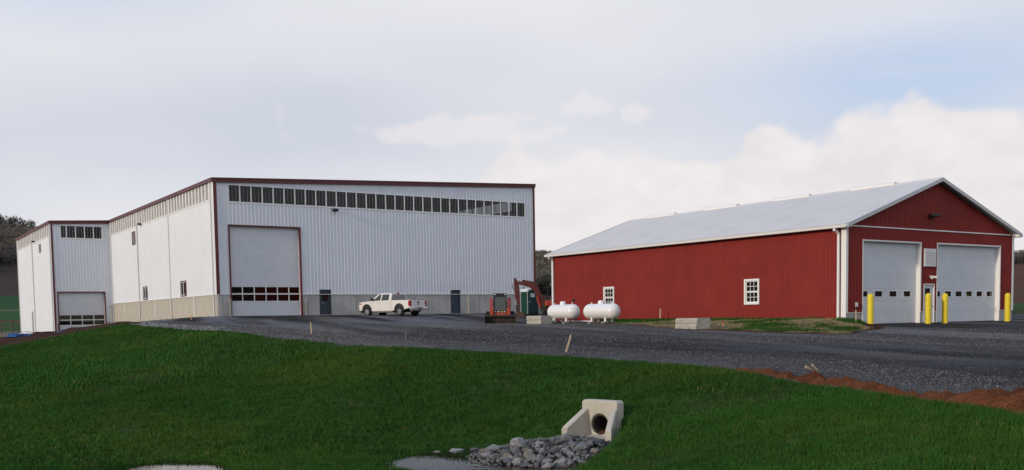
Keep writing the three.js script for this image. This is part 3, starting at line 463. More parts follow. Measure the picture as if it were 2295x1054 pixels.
    for (let r = 0; r + 1 < yrows.length; r++) {
      const a = yrows[r], c = yrows[r + 1], xs = []; for (let k = 0; k <= cols; k++) xs.push(mix(x0 + 0.04, x1 - 0.04, k / cols));
      part('glazed_section', [bx(x0 + 0.04, x1 - 0.04, a + 0.004, a + 0.055, z - 0.05, z), bx(x0 + 0.04, x1 - 0.04, c - 0.055, c - 0.004, z - 0.05, z), ...xs.map((x, k) => bx(x - (k === cols ? 0.07 : k ? 0.04 : 0), x + (k === 0 ? 0.07 : k < cols ? 0.04 : 0), a + 0.055, c - 0.055, z - 0.049, z - 0.001))], M.whiteTrim, g);
      for (let k = 0; k < cols; k++) part('pane', bx(xs[k] + (k ? 0.04 : 0.07), xs[k + 1] - (k === cols - 1 ? 0.07 : 0.04), a + 0.055, c - 0.055, z - 0.032, z - 0.024), M.glass, g);
    }
    part('bottom_seal', bx(x0 + 0.04, x1 - 0.04, y0 - 0.02, y0 + 0.02, z - 0.045, z - 0.005), M.black, g);
  }
  overhead(dF, WB.zf, 2, 6, [1.53, 2.15, 2.76], M.maroon, 'LRT', 0.6);
  overhead(dW, WB.zw, 2, 4, [-0.2, 0.37, 0.94], M.maroon, 'LRT', 0.52);
  // doors for people
  function manDoor(d, win) {
    const g = grp('door', b), [x0, x1, y0, y1] = d, z = WB.zf - 0.08;
    part('door_frame', [...frame('x', z - 0.03, 1, x0 + 0.06, x1 - 0.06, y0, y1 - 0.06, 0.06, 0.14, 'LRT')], M.slate, g);
    const leaf = part('door_leaf', win ? [extr([[x0 + 0.07, y0 + 0.03], [x1 - 0.07, y0 + 0.03], [x1 - 0.07, y1 - 0.07], [x0 + 0.07, y1 - 0.07]], z - 0.03, z + 0.02, 0.004, [new THREE.Path([[x0 + 0.24, y1 - 0.95], [x0 + 0.24, y1 - 0.3], [x1 - 0.22, y1 - 0.3], [x1 - 0.22, y1 - 0.95]].map((p) => new THREE.Vector2(...p)))])] : bx(x0 + 0.07, x1 - 0.07, y0 + 0.03, y1 - 0.07, z - 0.03, z + 0.02), M.slate, g);
    if (win) part('pane', bx(x0 + 0.24, x1 - 0.22, y1 - 0.95, y1 - 0.3, z - 0.01, z + 0.002), M.darkglass, g);
    part('handle', [bar([x0 + 0.16, y0 + 1.0, z + 0.02], [x0 + 0.16, y0 + 1.0, z + 0.08], 0.025), bar([x0 + 0.16, y0 + 1.0, z + 0.075], [x0 + 0.30, y0 + 1.0, z + 0.075], 0.018)], M.chrome, g);
    part('threshold', bx(x0, x1, y0 - 0.2, y0 + 0.025, WB.zf - 0.24, WB.zf + 0.06), M.steel, g);
  }
  manDoor(md1, true); manDoor(md2, false);
}
// guard posts beside the big doors
const guardPost = (x, y0, y1, z, label) => { const o = thing('guard_post', label, 'guard post', [x, y0, z]); part('post', bar([0, -0.3, 0], [0, y1 - y0 - 0.02, 0], 0.1, 0.1, 14), M.cinder, o); part('concrete_cap', new THREE.SphereGeometry(0.1, 14, 6, 0, Math.PI * 2, 0, Math.PI / 2).scale(1, 0.4, 1).translate(0, y1 - y0 - 0.02, 0), M.concBlock, o); };
guardPost(24.85, 0.36, 1.68, WB.zf + 0.35, 'grey pipe guard post at the tall white door, on the building corner side');
guardPost(31.2, 0.36, 1.62, WB.zf + 0.35, 'grey pipe guard post between the tall white door and the slate door with a pane');
guardPost(18.15, -1.2, 0.1, WB.zw + 0.35, 'grey pipe guard post at the wing door beside the maroon corner');
guardPost(23.3, -1.0, 0.2, WB.zw + 0.3, 'short grey guard post at the wing door near the inner corner');

// ================================================================== RED BARN
{
  const B = BARN, b = thing('red_barn', 'long red ribbed metal barn with pale metal gable roof', 'barn');
  const grp = (name, parent = b) => { const o = new THREE.Group(); o.name = name; parent.add(o); return o; };
  const AG = { pitch: 0.2286, h: 0.024, w: 0.04, wt: 0.014 };
  const half = (B.x1 - B.x0) / 2, gableY = (x) => B.eave + (B.ridge - B.eave) * (1 - Math.abs(x - B.rx) / half); gableY.kinks = [B.rx];
  const d1 = [44.0, 49.02, B.floor, 3.69], d2 = [50.56, 56.88, B.floor, 3.7], md = [49.32, 50.34, B.floor, 1.46];
  part('gable_siding', ribbed({ along: 'x', plane: B.z0, out: 1, from: B.x0, to: B.x1, bottom: B.base, top: gableY, ...AG, openings: [[d1[0], d1[1], -2, d1[3]], [d2[0], d2[1], -2, d2[3]], [md[0], md[1], -2, md[3]]] }), M.barn, b);
  const w1 = [-52.32, -51.28, 0.52, 1.87], w2 = [-39.58, -38.54, 0.52, 1.89];
  part('side_siding', ribbed({ along: 'z', plane: B.x0, out: -1, from: B.z1, to: B.z0, bottom: -0.36, top: B.eave - 0.02, ...AG, openings: [w1, w2] }), M.barn, b);
  part('rear_siding', ribbed({ along: 'x', plane: B.z1, out: -1, from: B.x0, to: B.x1, bottom: -0.4, top: gableY, ...AG }), M.barn, b);
  part('far_side_siding', ribbed({ along: 'z', plane: B.x1, out: 1, from: B.z1, to: B.z0, bottom: -0.4, top: B.eave - 0.02, ...AG }), M.barn, b);
  // concrete below the siding
  const cb = grp('concrete_base');
  for (const [a, c] of [[B.x0 + 0.01, d1[0]], [d1[1], md[0]], [md[1], d2[0]], [d2[1], B.x1 - 0.01]]) part('concrete_pier', rb(a + 0.002, c - 0.002, -1.4, B.base - 0.03, B.z0 - 0.22, B.z0 - 0.005, 0.01, 1), M.conc, cb);
  part('side_footing', bx(B.x0 + 0.005, B.x0 + 0.2, -1.4, -0.4, B.z1, B.z0 - 0.23), M.conc, cb);
  part('far_footing', bx(B.x1 - 0.2, B.x1 - 0.01, -1.4, -0.4, B.z1, B.z0 - 0.23), M.conc, cb);
  part('rear_footing', bx(B.x0 + 0.21, B.x1 - 0.21, -1.4, -0.4, B.z1 + 0.01, B.z1 + 0.2), M.conc, cb);
  part('floor_slab', bx(B.x0 + 0.21, B.x1 - 0.21, -0.95, B.floor - 0.01, B.z1 + 0.21, B.z0 - 0.23), M.conc, cb);
  // roof: two ribbed slopes
  const rf = grp('roof'), ov = 0.34, zA = B.z0 + 0.34, zB = B.z1 - 0.34, slope = (B.ridge - B.eave) / half;
  for (const s of [-1, 1]) {
    const q = new Quads(), xe = B.rx + s * (half + ov), ye = B.ridge + 0.16 - slope * (half + ov), yr = B.ridge + 0.16, len = Math.hypot(half + ov, yr - ye), nx = s * (yr - ye) / len, ny = (half + ov) / len;
    const zs = []; for (let z = zB; z < zA - 0.05; z += 0.2286) zs.push([z, 0], [Math.min(z + 0.157, zA), 0], [Math.min(z + 0.18, zA), 0.02], [Math.min(z + 0.205, zA), 0.02]); zs.push([zA, 0]);
    for (let i = 0; i + 1 < zs.length; i++) { const [z0, h0] = zs[i], [z1, h1] = zs[i + 1]; q.quad([xe + nx * h0, ye + ny * h0, z0], [xe + nx * h1, ye + ny * h1, z1], [B.rx + nx * h1, yr + ny * h1, z1], [B.rx + nx * h0, yr + ny * h0, z0]); }
    part('roof_slope', q.geo(), M.roof, rf);
    part('soffit', hull8([[xe, ye - 0.16, zA], [B.x0 + (s > 0 ? B.x1 - B.x0 : 0), ye - 0.16, zA], [B.x0 + (s > 0 ? B.x1 - B.x0 : 0), ye - 0.16, zB], [xe, ye - 0.16, zB]], [[xe, ye - 0.14, zA], [B.x0 + (s > 0 ? B.x1 - B.x0 : 0), ye - 0.14, zA], [B.x0 + (s > 0 ? B.x1 - B.x0 : 0), ye - 0.14, zB], [xe, ye - 0.14, zB]]), M.whiteTrim, rf);
    part('fascia', bx(xe - 0.01, xe + 0.01, ye - 0.17, ye - 0.02, zB + 0.02, zA - 0.02), M.whiteTrim, rf);
    // gutter: a trough
    const gs = [[0, 0], [0, -0.15], [0.1, -0.15], [0.125, -0.05], [0.14, 0.0], [0.126, 0.0], [0.09, -0.135], [0.012, -0.135], [0.012, 0]].map(([a, c]) => [s * a, c]);
    const gg = extr(s < 0 ? gs.reverse() : gs, 0, zA - zB - 0.02).translate(xe + s * 0.012, ye - 0.02, zB + 0.01);
    part('gutter', gg, M.whiteTrim, rf);
    // verge trim up the gable, front and back
    for (const z of [zA, zB - 0.05]) { const a = [xe, ye + 0.035, z], c = [B.rx, yr + 0.035, z]; part('rake_trim', hull8([[a[0], a[1] - 0.2, z + 0.05], [c[0], c[1] - 0.2, z + 0.05], [c[0], c[1] - 0.2, z], [a[0], a[1] - 0.2, z]], [[a[0], a[1], z + 0.05], [c[0], c[1], z + 0.05], [c[0], c[1], z], [a[0], a[1], z]]), M.rake ??= std({ color: C(0.50, 0.51, 0.53), roughness: 0.4, metalness: 0.2 }), rf); }
  }
  { // ridge cap and its raised vents
    const y = B.ridge + 0.16; const cap = (z0, z1, w, h) => extr([[-w, -w * slope + h], [0, h + 0.02], [w, -w * slope + h], [w, -w * slope - 0.02], [-w, -w * slope - 0.02]], 0, z1 - z0).translate(B.rx, y, z0);
    part('ridge_cap', cap(zB, zA, 0.2, 0.03), M.roof, rf);
    for (let i = 0; i < 4; i++) part('ridge_vent', cap(-56.6 + i * 6.1, -53.6 + i * 6.1, 0.16, 0.14), M.whiteTrim, rf);
  }
  // trim boards
  part('band_trim', bx(B.x0 + 0.14, B.x1 - 0.14, B.eave - 0.035, B.eave + 0.025, B.z0 + 0.021, B.z0 + 0.045), M.whiteTrim, b);
  part('corner_board', [bx(B.x0 - 0.03, B.x0 + 0.12, B.base - 0.02, B.eave - 0.02, B.z0 + 0.022, B.z0 + 0.045), bx(B.x0 - 0.052, B.x0 - 0.031, -0.38, B.eave - 0.02, B.z0 - 0.26, B.z0 + 0.045)], M.whiteTrim, b);
  part('corner_board', [bx(B.x1 - 0.12, B.x1 + 0.05, B.base - 0.02, B.eave - 0.02, B.z0 + 0.022, B.z0 + 0.045)], M.whiteTrim, b);
  part('corner_board', [bx(B.x0 - 0.045, B.x0 - 0.022, -0.38, B.eave - 0.02, B.z1 - 0.03, B.z1 + 0.14)], M.whiteTrim, b);
  part('base_trim', [bx(B.x0 + 0.0, d1[0], B.base - 0.03, B.base, B.z0 + 0.001, B.z0 + 0.03), bx(d1[1], md[0], B.base - 0.03, B.base, B.z0 + 0.001, B.z0 + 0.03), bx(md[1], d2[0], B.base - 0.03, B.base, B.z0 + 0.001, B.z0 + 0.03), bx(d2[1], B.x1, B.base - 0.03, B.base, B.z0 + 0.001, B.z0 + 0.03)], M.whiteTrim, b);
  part('base_trim', bx(B.x0 - 0.035, B.x0 - 0.001, -0.42, -0.36, B.z1, B.z0 - 0.27), M.whiteTrim, b);
  // downspouts
  const ds = (x, z, s) => part('downspout', [bx(x - 0.05, x + 0.05, -0.5, 4.02, z - 0.06, z + 0.06), beam([x, 4.0, z], [x + s * 0.16, 4.13, z], 0.1, 0.11), beam([x + s * 0.15, 4.13, z], [x + s * 0.34, 4.2, z], 0.1, 0.11), bx(x + s * 0.34 - 0.05, x + s * 0.34 + 0.05, 4.14, 4.27, z - 0.06, z + 0.06), beam([x, -0.45, z], [x + s * 0.25, -0.62, z], 0.1, 0.11)], M.whiteTrim, b);
  ds(B.x0 - 0.105, B.z0 - 0.38, -1); ds(B.x0 - 0.1, B.z1 + 0.22, -1); ds(B.x1 + 0.1, B.z0 - 0.3, 1);
  // overhead doors
  function overhead(d, winX, wy0, wy1) {
    const g = grp('overhead_door'), [x0, x1, y0, y1] = d, z = B.z0 - 0.24, n = 7;
    part('jamb', [bx(x0 - 0.001, x0 + 0.03, y0, y1 - 0.031, z - 0.04, B.z0 + 0.03), bx(x1 - 0.03, x1 + 0.001, y0, y1 - 0.031, z - 0.04, B.z0 + 0.03), bx(x0, x1, y1 - 0.03, y1, z - 0.04, B.z0 + 0.03)], M.whiteTrim, g);
    part('door_trim', frame('x', B.z0 + 0.0305, 1, x0 + 0.02, x1 - 0.02, y0 + 0.6, y1 - 0.02, 0.07, 0.012, 'LRT'), M.whiteTrim, g);
    for (let i = 0; i < n; i++) { const a = mix(y0 + 0.02, y1 - 0.03, i / n), c = mix(y0 + 0.02, y1 - 0.03, (i + 1) / n); let s;
      if (wy0 > a && wy1 < c) { s = extr([[x0 + 0.035, a + 0.003], [x1 - 0.035, a + 0.003], [x1 - 0.035, c - 0.003], [x0 + 0.035, c - 0.003]], z - 0.05, z, 0.004, winX.map(([p, q]) => new THREE.Path([[p, wy0], [p, wy1], [q, wy1], [q, wy0]].map((v) => new THREE.Vector2(...v))))); } else s = rb(x0 + 0.035, x1 - 0.035, a + 0.0012, c - 0.0012, z - 0.05, z, 0.003, 1);
      part('door_section', s, M.door, g); }
    for (const [p, q] of winX) { part('pane', bx(p, q, wy0, wy1, z - 0.03, z - 0.022), M.darkglass, g); part('window_surround', frame('x', z + 0.0005, 1, p + 0.01, q - 0.01, wy0 + 0.01, wy1 - 0.01, 0.05, 0.012), M.whiteTrim, g); }
    part('bottom_seal', bx(x0 + 0.035, x1 - 0.035, y0 - 0.03, y0 + 0.02, z - 0.045, z - 0.005), M.black, g);
  }
  const W1 = [], W2 = []; for (let i = 0; i < 4; i++) W1.push([44.42 + i * 1.26 - 0.32, 44.42 + i * 1.26 + 0.32]); for (let i = 0; i < 6; i++) W2.push([50.98 + i * 1.055 - 0.31, 50.98 + i * 1.055 + 0.31]);
  overhead(d1, W1, 0.76, 1.07); overhead(d2, W2, 0.76, 1.07);
  { // door for people
    const g = grp('door'), [x0, x1, y0, y1] = md, z = B.z0 - 0.06;
    part('door_frame', frame('x', z - 0.04, 1, x0 + 0.05, x1 - 0.05, y0, y1 - 0.05, 0.06, 0.13, 'LRT'), M.whiteTrim, g);
    part('door_leaf', extr([[x0 + 0.06, y0 + 0.02], [x1 - 0.06, y0 + 0.02], [x1 - 0.06, y1 - 0.06], [x0 + 0.06, y1 - 0.06]], z - 0.04, z + 0.01, 0.004, [new THREE.Path([[x0 + 0.24, y1 - 0.98], [x0 + 0.24, y1 - 0.24], [x1 - 0.3, y1 - 0.24], [x1 - 0.3, y1 - 0.98]].map((v) => new THREE.Vector2(...v)))]), M.door, g);
    part('pane', bx(x0 + 0.24, x1 - 0.3, y1 - 0.98, y1 - 0.24, z - 0.02, z - 0.01), M.darkglass, g);
    part('handle', [rb(x1 - 0.2, x1 - 0.12, y0 + 0.86, y0 + 1.1, z + 0.01, z + 0.03, 0.01), bar([x1 - 0.16, y0 + 0.94, z + 0.02], [x1 - 0.16, y0 + 0.94, z + 0.09], 0.018), bar([x1 - 0.15, y0 + 0.94, z + 0.085], [x1 - 0.28, y0 + 0.94, z + 0.085], 0.015)], M.chrome, g);
    part('threshold', bx(x0, x1, y0 - 0.1, y0 + 0.018, B.z0 - 0.2, B.z0 + 0.03), M.steel, g);
  }
  { // louvred vent
    const g = grp('louvre_vent'), [x0, x1, y0, y1] = [49.3, 50.36, 2.42, 3.4];
    part('vent_frame', frame('x', B.z0 + 0.021, 1, x0 + 0.06, x1 - 0.06, y0 + 0.06, y1 - 0.06, 0.06, 0.07), M.whiteTrim, g); part('backing', bx(x0 + 0.06, x1 - 0.06, y0 + 0.06, y1 - 0.06, B.z0 + 0.021, B.z0 + 0.03), M.gunmetal, g);
    for (let i = 0; i < 9; i++) part('slat', new THREE.BoxGeometry(x1 - x0 - 0.13, 0.108, 0.012).rotateX(-0.6).translate((x0 + x1) / 2, mix(y0 + 0.06, y1 - 0.06, (i + 0.5) / 9), B.z0 + 0.075), M.whiteTrim, g);
  }
  { const g = grp('wall_lamp'); part('housing', rb(49.63, 50.26, 5.14, 5.31, B.z0 + 0.06, B.z0 + 0.42, 0.05), M.black, g); part('bracket', bx(49.85, 50.04, 5.1, 5.34, B.z0, B.z0 + 0.06), M.gunmetal, g); }
  { const g = grp('flood_lamp'); const y = 1.86; part('base_plate', bar([49.95, y, B.z0 + 0.02], [49.95, y, B.z0 + 0.07], 0.07), M.whiteTrim, g); for (const s of [-1, 1]) part('lamp_head', bar([49.95 + s * 0.06, y, B.z0 + 0.09], [49.95 + s * 0.2, y - 0.06, B.z0 + 0.24], 0.05, 0.085, 12), M.whiteTrim, g); }
  { const g = grp('meter_box'); part('box', rb(43.36, 43.52, 0.22, 0.47, B.z0 + 0.02, B.z0 + 0.12, 0.02), M.plasticGrey, g); part('cover', bx(43.385, 43.495, 0.25, 0.44, B.z0 + 0.12, B.z0 + 0.13), M.sheet, g); }
  // side windows, six panes over six
  for (const [z0, z1, y0, y1] of [w1, w2]) {
    const g = grp('window'), p = B.x0, ym = (y0 + y1) / 2;
    part('window_frame', frame('z', p + 0.05, -1, z0 + 0.07, z1 - 0.07, y0 + 0.07, y1 - 0.07, 0.11, 0.12), M.whiteTrim, g);
    for (const [a, c, off] of [[y0 + 0.07, ym, 0.0], [ym, y1 - 0.07, 0.012]]) {
      const za = z0 + 0.07, zc = z1 - 0.07, gs = [bx(p - 0.005 - off, p + 0.04 - off, a, a + 0.05, za, zc), bx(p - 0.005 - off, p + 0.04 - off, c - 0.05, c, za, zc), bx(p - 0.005 - off, p + 0.04 - off, a + 0.05, c - 0.05, za, za + 0.045), bx(p - 0.005 - off, p + 0.04 - off, a + 0.05, c - 0.05, zc - 0.045, zc)];
      for (let k = 1; k < 3; k++) { const z = mix(za + 0.045, zc - 0.045, k / 3); gs.push(bx(p - 0.003 - off, p + 0.03 - off, a + 0.05, c - 0.05, z - 0.014, z + 0.014)); }
      gs.push(bx(p - 0.002 - off, p + 0.029 - off, (a + c) / 2 - 0.014, (a + c) / 2 + 0.014, za + 0.045, zc - 0.045)); part('sash', gs, M.whiteTrim, g);
      for (let k = 0; k < 3; k++) for (let r = 0; r < 2; r++) part('pane', bx(p + 0.012 - off, p + 0.017 - off, mix(a + 0.05, c - 0.05, r / 2) + 0.003, mix(a + 0.05, c - 0.05, (r + 1) / 2) - 0.003, mix(za + 0.045, zc - 0.045, k / 3) + 0.003, mix(za + 0.045, zc - 0.045, (k + 1) / 3) - 0.003), M.darkglass, g);
    }
  }
}
// ================================================================== BOLLARDS
{
  const pts = [[0.11, -0.6], [0.155, -0.6], [0.155, 1.42], [0.15, 1.49], [0.13, 1.55], [0.09, 1.59], [0.04, 1.61], [0, 1.615]];
  const shell = ready(new THREE.LatheGeometry(pts.map((p) => new THREE.Vector2(...p)), 20)), rings = ready([0.012, 0.95].map((y) => new THREE.CylinderGeometry(0.158, 0.158, 0.012, 20).translate(0, y, 0)));
  [[43.32, -0.72, 'yellow bollard in front of the barn door with four panes'], [48.28, -0.69, 'yellow bollard in front of the barn\u2019s small entrance door'], [49.82, -0.70, 'yellow bollard at the entrance-door side of the six-pane barn door'], [56.05, -0.68, 'yellow bollard at the far barn corner beyond the six-pane door']].forEach(([x, y, l]) => {
    const o = thing('bollard', l, 'bollard', [x, y, -31.7], 0, 'yellow bollards before the barn'); part('sleeve', shell, M.yellow, o); part('collar', rings, M.yellow, o);
  });
}
// surface a ray from the camera meets: yard where there is yard, else ground
const surf = (x, z) => { const e = x - gravelEdge(z); return e > 0 && z > -112 && x < 78 ? lotH(x, z) : ground(x, z); };
function hitGround(px, py, near = 4, far = 200) { const r = dirOf(px, py).normalize(); let t = near; for (; t < far; t += 0.1) if (r.y * t < surf(r.x * t, r.z * t)) break; return r.multiplyScalar(t); }

// ================================================================== PICKUP TRUCK
{
  const T = thing('pickup_truck', 'pearl white crew-cab pickup truck parked before the concrete base', 'pickup truck', [37.4, 0.10, -71.0], 0);
  T.rotation.y = 109.3 * Math.PI / 180; T.position.y = lotH(37.4, -71.0) - 0.005;
  // local: x forward, rear axle at x = 0, z to the truck's right
  const body = new THREE.Group(); body.name = 'body'; T.add(body);
  const arch = (cx, r, y0) => { const a = []; for (let i = 0; i <= 10; i++) { const t = Math.PI * (1 - i / 10); a.push([cx - Math.cos(t) * r * 1.0, y0 + Math.sin(t) * r * 0.98]); } return a; };
  const sideLow = [[-1.15, 0.62], ...arch(0, 0.50, 0.50).map(([x, y]) => [x, y]).reverse().sort((a, b) => a[0] - b[0]), [0.62, 0.44], [3.02, 0.44], ...arch(3.64, 0.50, 0.50).sort((a, b) => a[0] - b[0]), [4.42, 0.5], [4.52, 0.62], [4.54, 0.9]];
  const W = 0.985;
  // cab lower body and bonnet
  part('cab_shell', [extr([[0.92, 0.44], [3.1, 0.44], ...arch(3.64, 0.50, 0.50).sort((a, b) => a[0] - b[0]), [4.44, 0.48], [4.55, 0.62], [4.57, 0.95], [4.5, 1.12], [4.3, 1.20], [3.2, 1.28], [2.95, 1.30], [0.92, 1.30]], -W, W, 0.045)], M.paint, body);
  // load bed: sides with wheel arch, floor, front panel
  for (const s of [-1, 1]) part('bed_side', extr([[-1.14, 0.66], [-0.6, 0.56], ...arch(0, 0.50, 0.50).sort((a, b) => a[0] - b[0]), [0.62, 0.46], [0.905, 0.46], [0.905, 1.30], [-1.14, 1.30]], s > 0 ? W - 0.16 : -W, s > 0 ? W : -W + 0.16, 0.03), M.paint, body);
  part('bed_rail_cap', [-1, 1].map((s) => bx(-1.12, 0.9, 1.30, 1.325, s > 0 ? W - 0.14 : -W + 0.02, s > 0 ? W - 0.02 : -W + 0.14)), M.black, body);
  part('bed_floor', [bx(-1.1, 0.9, 0.72, 0.78, -W + 0.16, W - 0.16), bx(0.84, 0.9, 0.78, 1.3, -W + 0.16, W - 0.16)], M.gunmetal, body);
  const tg = part('tailgate', [rb(-1.19, -1.10, 0.68, 1.30, -0.80, 0.80, 0.03)], M.paint, body);
  part('tailgate_handle', [rb(-1.205, -1.185, 1.06, 1.18, -0.12, 0.12, 0.008)], M.black, body); part('emblem', [bx(-1.2, -1.188, 0.92, 0.985, -0.13, -0.055), bx(-1.2, -1.188, 0.92, 0.985, -0.035, 0.04), bx(-1.2, -1.188, 0.92, 0.985, 0.06, 0.135)], M.black, body);
  part('tailgate_cap', bx(-1.17, -1.12, 1.30, 1.33, -0.8, 0.8), M.black, body);
  // greenhouse: pillars and roof
  const yb = 1.29, yt = 1.86, wb = 0.93, wt = 0.74, P = { a: 3.12, at: 2.36, c: 0.92, ct: 1.0 };
  const g = new Quads();
  part('roof_panel', [hull8([[P.ct - 0.02, yt - 0.06, wt + 0.03], [P.at + 0.08, yt - 0.06, wt + 0.03], [P.at + 0.08, yt - 0.06, -wt - 0.03], [P.ct - 0.02, yt - 0.06, -wt - 0.03]], [[P.ct + 0.1, yt + 0.035, wt - 0.08], [P.at - 0.14, yt + 0.035, wt - 0.08], [P.at - 0.14, yt + 0.035, -wt + 0.08], [P.ct + 0.1, yt + 0.035, -wt + 0.08]]), hull8([[P.ct - 0.02, yt - 0.08, wt + 0.03], [P.at + 0.1, yt - 0.08, wt + 0.03], [P.at + 0.1, yt - 0.08, -wt - 0.03], [P.ct - 0.02, yt - 0.08, -wt - 0.03]], [[P.ct - 0.02, yt - 0.06, wt + 0.03], [P.at + 0.08, yt - 0.06, wt + 0.03], [P.at + 0.08, yt - 0.06, -wt - 0.03], [P.ct - 0.02, yt - 0.06, -wt - 0.03]])], M.paint, body);
  for (const s of [-1, 1]) {
    const pil = (x0, x1, w0, w1) => beam([x0, yb - 0.01, s * wb], [x1, yt - 0.05, s * (wt + 0.01)], w0, 0.07);
    part('pillars', [pil(3.05, P.at + 0.02, 0.10, 0.07), pil(2.08, 2.02, 0.11, 0.1), pil(1.05, 1.08, 0.26, 0.1)], M.paint, body);
    const sideGlass = (xs) => { const q = new Quads(), f = (x, y) => { const t = (y - yb) / (yt - yb); return [x, y, s * mix(wb + 0.012, wt + 0.028, t)]; }; const v = xs.map(([x, y]) => f(x, y)); for (let i = 1; i + 1 < v.length; i++) s > 0 ? q.tri(v[0], v[i + 1], v[i]) : q.tri(v[0], v[i], v[i + 1]); return q.geo(); };
    const fr = part('side_window', sideGlass([[2.13, 1.31], [2.96, 1.31], [2.38, 1.785], [2.1, 1.79]]), M.truckGlass ??= phys({ color: C(0.05, 0.06, 0.065), roughness: 0.03, ior: 1.5, clearcoat: 1 }), body);
    part('side_window', sideGlass([[1.2, 1.31], [2.02, 1.31], [1.98, 1.785], [1.24, 1.785]]), M.truckGlass, body);
    // doors drawn by their gaps, handles, mouldings
    part('door_seam', [2.06, 1.02, 3.06].map((x) => bx(x - 0.006, x + 0.006, 0.52, 1.28, s * W - 0.002 * s, s * (W + 0.002))), M.black, body);
    for (const x of [2.22, 1.24]) part('door_handle', rb(x, x + 0.2, 1.09, 1.125, s * W, s * (W + 0.035), 0.012), M.chrome, body);
    part('door_moulding', [rb(1.1, 3.0, 0.66, 0.72, s * W - 0.01, s * (W + 0.018), 0.008)], M.paint, body);
    part('mirror', [rb(2.86, 3.02, 1.30, 1.52, s * 1.0, s * 1.22, 0.04), bx(2.9, 2.96, 1.30, 1.36, s * 0.93, s * 1.02)], M.black, T);
    part('running_board', [rb(0.78, 3.0, 0.34, 0.40, s * 0.86, s * 1.03, 0.025)], M.steel, T);
    part('sill', bx(0.7, 3.1, 0.36, 0.46, s * 0.8, s * 0.93), M.black, body);
    for (const cx of [0, 3.64]) { const o = [], i2 = []; for (let i = 0; i <= 14; i++) { const t = Math.PI * i / 14; o.push([cx + Math.cos(t) * 0.555, 0.5 + Math.sin(t) * 0.545]); i2.push([cx + Math.cos(t) * 0.495, 0.5 + Math.sin(t) * 0.485]); } part('wheel_arch_trim', extr([...o, ...i2.reverse()], s > 0 ? W - 0.02 : -W - 0.025, s > 0 ? W + 0.025 : -W + 0.02), M.black, body); part('wheel_well', extr([...arch(cx, 0.52, 0.46).sort((a, b) => a[0] - b[0])], s > 0 ? 0.55 : -W + 0.05, s > 0 ? W - 0.05 : -0.55), M.black, body); }
    part('tail_light', [rb(-1.175, -0.98, 0.80, 1.24, s > 0 ? 0.81 : -W - 0.008, s > 0 ? W + 0.008 : -0.81, 0.02)], M.tail, T);
    part('headlight', [rb(4.3, 4.575, 0.92, 1.12, s > 0 ? 0.6 : -0.96, s > 0 ? 0.96 : -0.6, 0.03)], M.lens, T); part('turn_signal', [rb(4.24, 4.5, 0.98, 1.1, s > 0 ? 0.94 : -0.992, s > 0 ? 0.992 : -0.94, 0.015)], M.amber, T);
  }
  // sloping glass front and back
  { const q = new Quads(); q.quad([3.1, yb + 0.01, wb - 0.05], [3.1, yb + 0.01, -wb + 0.05], [P.at + 0.06, yt - 0.06, -wt + 0.02], [P.at + 0.06, yt - 0.06, wt - 0.02]); part('windscreen', q.geo(), M.truckGlass, body); }
  { const q = new Quads(); q.quad([0.925, yb + 0.06, -wb + 0.10], [0.925, yb + 0.06, wb - 0.10], [P.ct - 0.03, yt - 0.075, wt - 0.05], [P.ct - 0.03, yt - 0.075, -wt + 0.05]); part('rear_window', q.geo(), M.truckGlass, body); const q2 = new Quads(); q2.quad([0.935, yb, -wb], [0.935, yb, wb], [P.ct - 0.01, yt - 0.05, wt], [P.ct - 0.01, yt - 0.05, -wt]); part('rear_window_surround', q2.geo(), M.paint, body); }
  part('cab_base', bx(0.93, 3.1, yb - 0.05, yb + 0.005, -wb + 0.02, wb - 0.02), M.black, body);
  part('brake_light', rb(0.96, 1.06, yt - 0.03, yt + 0.05, -0.16, 0.16, 0.02), M.tail, T);
  part('rear_bumper', [rb(-1.34, -1.06, 0.50, 0.68, -0.97, 0.97, 0.035), bx(-1.3, -1.08, 0.46, 0.52, -0.9, 0.9)], M.chrome, T); part('bumper_step', bx(-1.345, -1.1, 0.665, 0.69, -0.5, 0.5), M.black, T); part('licence_plate', bx(-1.352, -1.343, 0.53, 0.65, -0.15, 0.15), M.black, T);
  part('hitch', [bx(-1.42, -1.1, 0.36, 0.44, -0.06, 0.06)], M.black, T);
  part('front_bumper', rb(4.4, 4.66, 0.42, 0.66, -0.96, 0.96, 0.05), M.chrome, T); part('grille', rb(4.52, 4.6, 0.70, 1.12, -0.58, 0.58, 0.02), M.chrome, T); part('air_dam', bx(4.2, 4.56, 0.28, 0.44, -0.8, 0.8), M.black, T);
  part('chassis', [bx(-1.0, 4.2, 0.34, 0.5, -0.5, 0.5), bar([0, 0.4, -0.85], [0, 0.4, 0.85], 0.08), bx(0.7, 1.6, 0.28, 0.4, 0.2, 0.5)], M.black, T);
  // wheels
  const tyre = ready(new THREE.LatheGeometry([[0.235, -0.12], [0.30, -0.135], [0.375, -0.12], [0.398, -0.08], [0.402, 0], [0.398, 0.08], [0.375, 0.12], [0.30, 0.135], [0.235, 0.12]].map((p) => new THREE.Vector2(...p)), 32).rotateX(Math.PI / 2));
  const rimParts = [new THREE.LatheGeometry([[0.24, -0.12], [0.245, -0.125], [0.225, -0.11], [0.215, 0.1], [0.24, 0.12]].map((p) => new THREE.Vector2(...p)), 32).rotateX(Math.PI / 2), new THREE.CylinderGeometry(0.06, 0.07, 0.05, 16).rotateX(Math.PI / 2).translate(0, 0, -0.10)];
  for (let i = 0; i < 6; i++) rimParts.push(extr([[-0.03, 0.03], [0.03, 0.03], [0.07, 0.228], [-0.07, 0.228]], -0.12, -0.075, 0.008).rotateZ(i * Math.PI / 3));
  const rim = ready(rimParts), disc = ready(new THREE.CylinderGeometry(0.2, 0.2, 0.02, 24).rotateX(Math.PI / 2).translate(0, 0, -0.02));
